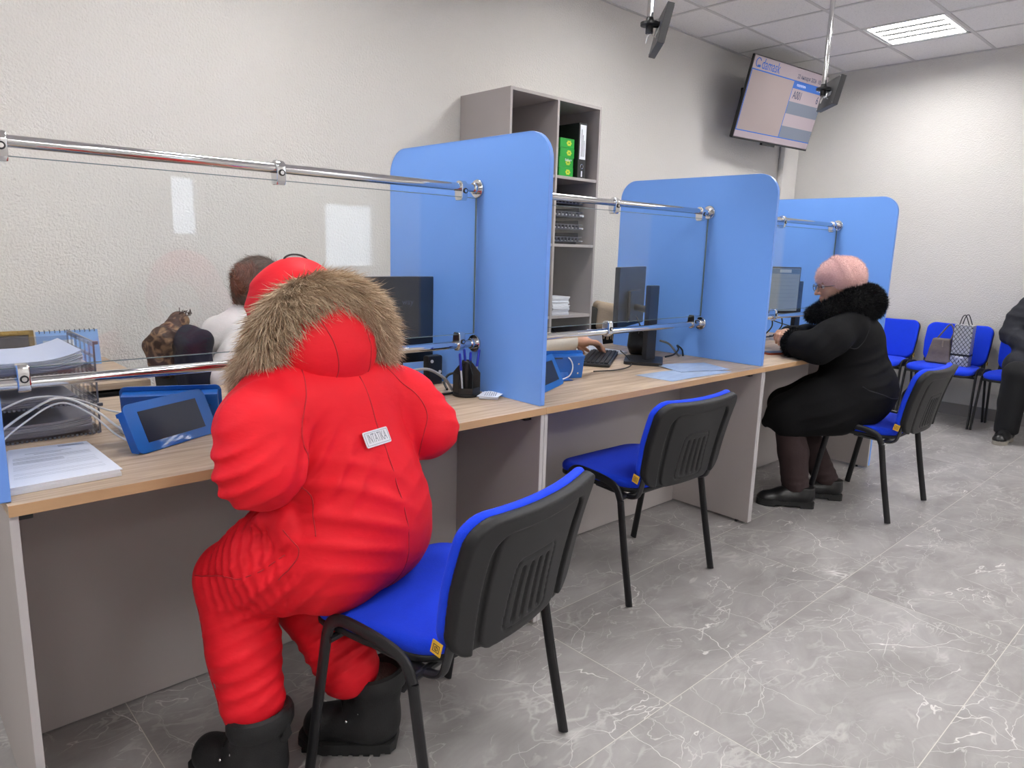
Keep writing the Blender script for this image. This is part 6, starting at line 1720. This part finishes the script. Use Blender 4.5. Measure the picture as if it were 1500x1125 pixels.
# ------------------------------------------------------------------ clerks' office chairs, jacket and scarves
def office_chair(x, y, rz, label):
    t = thing('office_chair', label, 'chair', (x, y, 0), rz, 'clerks\' office chairs')
    net_obj('seat', lambda P: rbox(P, (0, 0, 0.405), (0.22, 0.22, 0.035), 0.03), (-0.24, -0.24, 0.35), (0.24, 0.24, 0.46), 0.012, M_shell, t)
    net_obj('backrest', lambda P: rbox(P, (-0.225+0.0, 0, 0.70), (0.022, 0.20, 0.19), 0.02, rotR(0, -0.08)), (-0.30, -0.23, 0.48), (-0.16, 0.23, 0.92), 0.010, M_shell, t)
    MB().tube([(-0.10, 0, 0.365), (-0.26, 0, 0.38), (-0.255, 0, 0.55)], 0.02, 8, 0.008, side=(0, 1, 0)).build('back_support', M_black, t)
    MB().cyl((0, 0, 0.09), (0, 0, 0.37), 0.025).build('gas_column', M_black, t)
    for k in range(5):
        a = 2*PI*k/5+0.3
        MB().tube([(0, 0, 0.085), (0.215*math.cos(a), 0.215*math.sin(a), 0.062)], [0.022, 0.014], 8).build('base_leg', M_black, t)
        MB().cyl((0.22*math.cos(a)-0.02*math.sin(a), 0.22*math.sin(a)+0.02*math.cos(a), 0.027), (0.22*math.cos(a)+0.02*math.sin(a), 0.22*math.sin(a)-0.02*math.cos(a), 0.027), 0.0265, None, 14).build('castor', M_black, t)
    return t
office_chair(-0.50, 1.16, 0.0, 'black office chair of the clerk behind the nearest glass')
office_chair(0.40, 1.14, math.radians(-25), 'black office chair of the clerk hidden by the large partition')
office_chair(2.17, 1.37, math.radians(0), 'black office chair with a beige scarf on it behind the middle monitor')
M_navyc = mat('dark_navy_jacket', '#14162a', 0.85, var=0.15, bump=0.2, bscale=50)
jk = lambda P: union([rbox(P, (-0.712, 1.01, 0.79), (0.045, 0.085, 0.125), 0.035, rotR(0, -0.08)), cap(P, (-0.695, 0.955, 0.905), (-0.705, 1.07, 0.912), 0.032)], 0.04)-0.006*wob(P, 26)
tag(net_obj('jacket', jk, (-0.85, 0.88, 0.58), (-0.60, 1.32, 1.0), 0.008, M_navyc), 'dark navy jacket hung over the clerk\'s chair back beside the brown scarf', 'jacket')
m, nt, b, o_ = new_mat('brown_gold_patterned_scarf')
tcn = node(nt, 'ShaderNodeTexCoord'); nz = node(nt, 'ShaderNodeTexNoise'); nz.inputs['Scale'].default_value = 24; nz.inputs['Detail'].default_value = 5; nz.inputs['Distortion'].default_value = 1.5
nt.links.new(tcn.outputs['Object'], nz.inputs['Vector'])
cr = node(nt, 'ShaderNodeValToRGB'); e = cr.color_ramp.elements; e[0].position = 0.48; e[0].color = srgb('#38201a'); e[1].position = 0.66; e[1].color = srgb('#8f6f52')
nt.links.new(nz.outputs['Fac'], cr.inputs['Fac']); nt.links.new(cr.outputs[0], b.inputs['Base Color']); b.inputs['Roughness'].default_value = 0.6
M_scarf = m
sc = thing('scarf', 'brown and gold patterned scarf draped on the clerk\'s chair back', 'scarf', (-0.74, 1.25, 0.85))
SO = np.array([0.128, 0.215, -0.012], np.float32)
def sd_scarf(P):
    P = P-SO
    d = union([cap(P, (-0.900, 0.905, 0.915), (-0.825, 0.98, 0.955), 0.026, 0.034), rbox(P, (-0.872, 0.905, 0.858), (0.068, 0.032, 0.075), 0.026, rotR(-0.75, 0.0, 0.1)), cap(P, (-0.935, 0.95, 0.87), (-0.90, 0.93, 0.80), 0.028, 0.04)], 0.03)
    d = folds(P, d, (-0.87, 0.88, 0.86), 0.16, (0.8, 0.5, 0.25), 0.032, 0.010, 0.8, 1.0)
    return d-0.005*wob(P, 32)
world_child(net_obj('cloth', sd_scarf, (-0.94, 0.98, 0.66), (-0.60, 1.32, 1.04), 0.0058, M_scarf), sc)
fr = MB()
for q in range(14):
    a = Vector((-0.71+q*0.005, 1.172+0.004*q, 0.958)); fr.tube(smooth_path([a, a+Vector((0.005*rng.normal(), 0, 0.014)), a+Vector((0.012+0.008*rng.normal(), 0.01*rng.normal(), 0.020+0.006*rng.normal()))], 4), 0.0014, 5)
wb(fr, 'fringe', mat('dark_fringe', '#2a1c18', 0.8), sc)
M_beige = mat('beige_knit', '#a8937c', 0.85, var=0.1, bump=0.3, bscale=120)
bs = thing('scarf', 'beige fringed scarf hanging behind the middle monitor', 'scarf', (1.93, 1.35, 0.85))
BO = np.array([0.235, 0.17, -0.005], np.float32)
world_child(net_obj('cloth', lambda P: (lambda Q: union([cap(Q, (1.695, 1.10, 0.885), (1.715, 1.28, 0.90), 0.032), rbox(Q, (1.672, 1.16, 0.83), (0.022, 0.075, 0.075), 0.02, rotR(0.1, 0.2))], 0.03)-0.004*wob(Q, 40))(P-BO), (1.83, 1.17, 0.70), (2.04, 1.53, 0.97), 0.006, M_beige), bs)
fr = MB()
for q in range(12):
    a = Vector((1.656-0.001*q, 1.095+0.011*q, 0.765))+Vector(tuple(float(v) for v in BO)); fr.tube([a, a+Vector((-0.006, 0.003*rng.normal(), -0.03)), a+Vector((-0.008+0.004*rng.normal(), 0.005*rng.normal(), -0.06-0.008*rng.random()))], 0.0022, 5)
wb(fr, 'fringe', M_beige, bs)
# ------------------------------------------------------------------ camera
cam = bpy.data.cameras.new('camera'); co = bpy.data.objects.new('camera', cam); COL.objects.link(co)
YAWc, PIT, ROLL = 0.8178, -0.1898, 0.0303
cy_, sy_, cp_, sp_ = math.cos(YAWc), math.sin(YAWc), math.cos(PIT), math.sin(PIT)
fwd = Vector((cp_*cy_, cp_*sy_, sp_)); rt = Vector((sy_, -cy_, 0)); upv = rt.cross(fwd)
r2 = rt*math.cos(ROLL)+upv*math.sin(ROLL); u2 = -rt*math.sin(ROLL)+upv*math.cos(ROLL)
Mc = Matrix.Identity(4)
for i in range(3): Mc[i][0], Mc[i][1], Mc[i][2], Mc[i][3] = r2[i], u2[i], -fwd[i], (-1.5648, -1.5158, 1.2412)[i]
co.matrix_world = Mc
cam.sensor_fit = 'HORIZONTAL'; cam.sensor_width = 36.0; cam.lens = 1038.3/1500*36.0; cam.clip_start = 0.02
scene.camera = co
# daylight outside the added openings
w = bpy.data.worlds.new('daylight'); scene.world = w; w.use_nodes = True
w.node_tree.nodes['Background'].inputs['Color'].default_value = (0.75, 0.86, 1.0, 1); w.node_tree.nodes['Background'].inputs['Strength'].default_value = 1.3
vs = scene.view_settings; vs.view_transform = 'Standard'; vs.look = 'None'; vs.exposure = 1.9; vs.gamma = 1.0; vs.use_curve_mapping = False
scene.cycles.max_bounces = 8; scene.cycles.diffuse_bounces = 4; scene.cycles.glossy_bounces = 4; scene.cycles.transparent_max_bounces = 16; scene.cycles.transmission_bounces = 4
scene.cycles.sample_clamp_indirect = 6.0; scene.cycles.caustics_reflective = False; scene.cycles.caustics_refractive = False
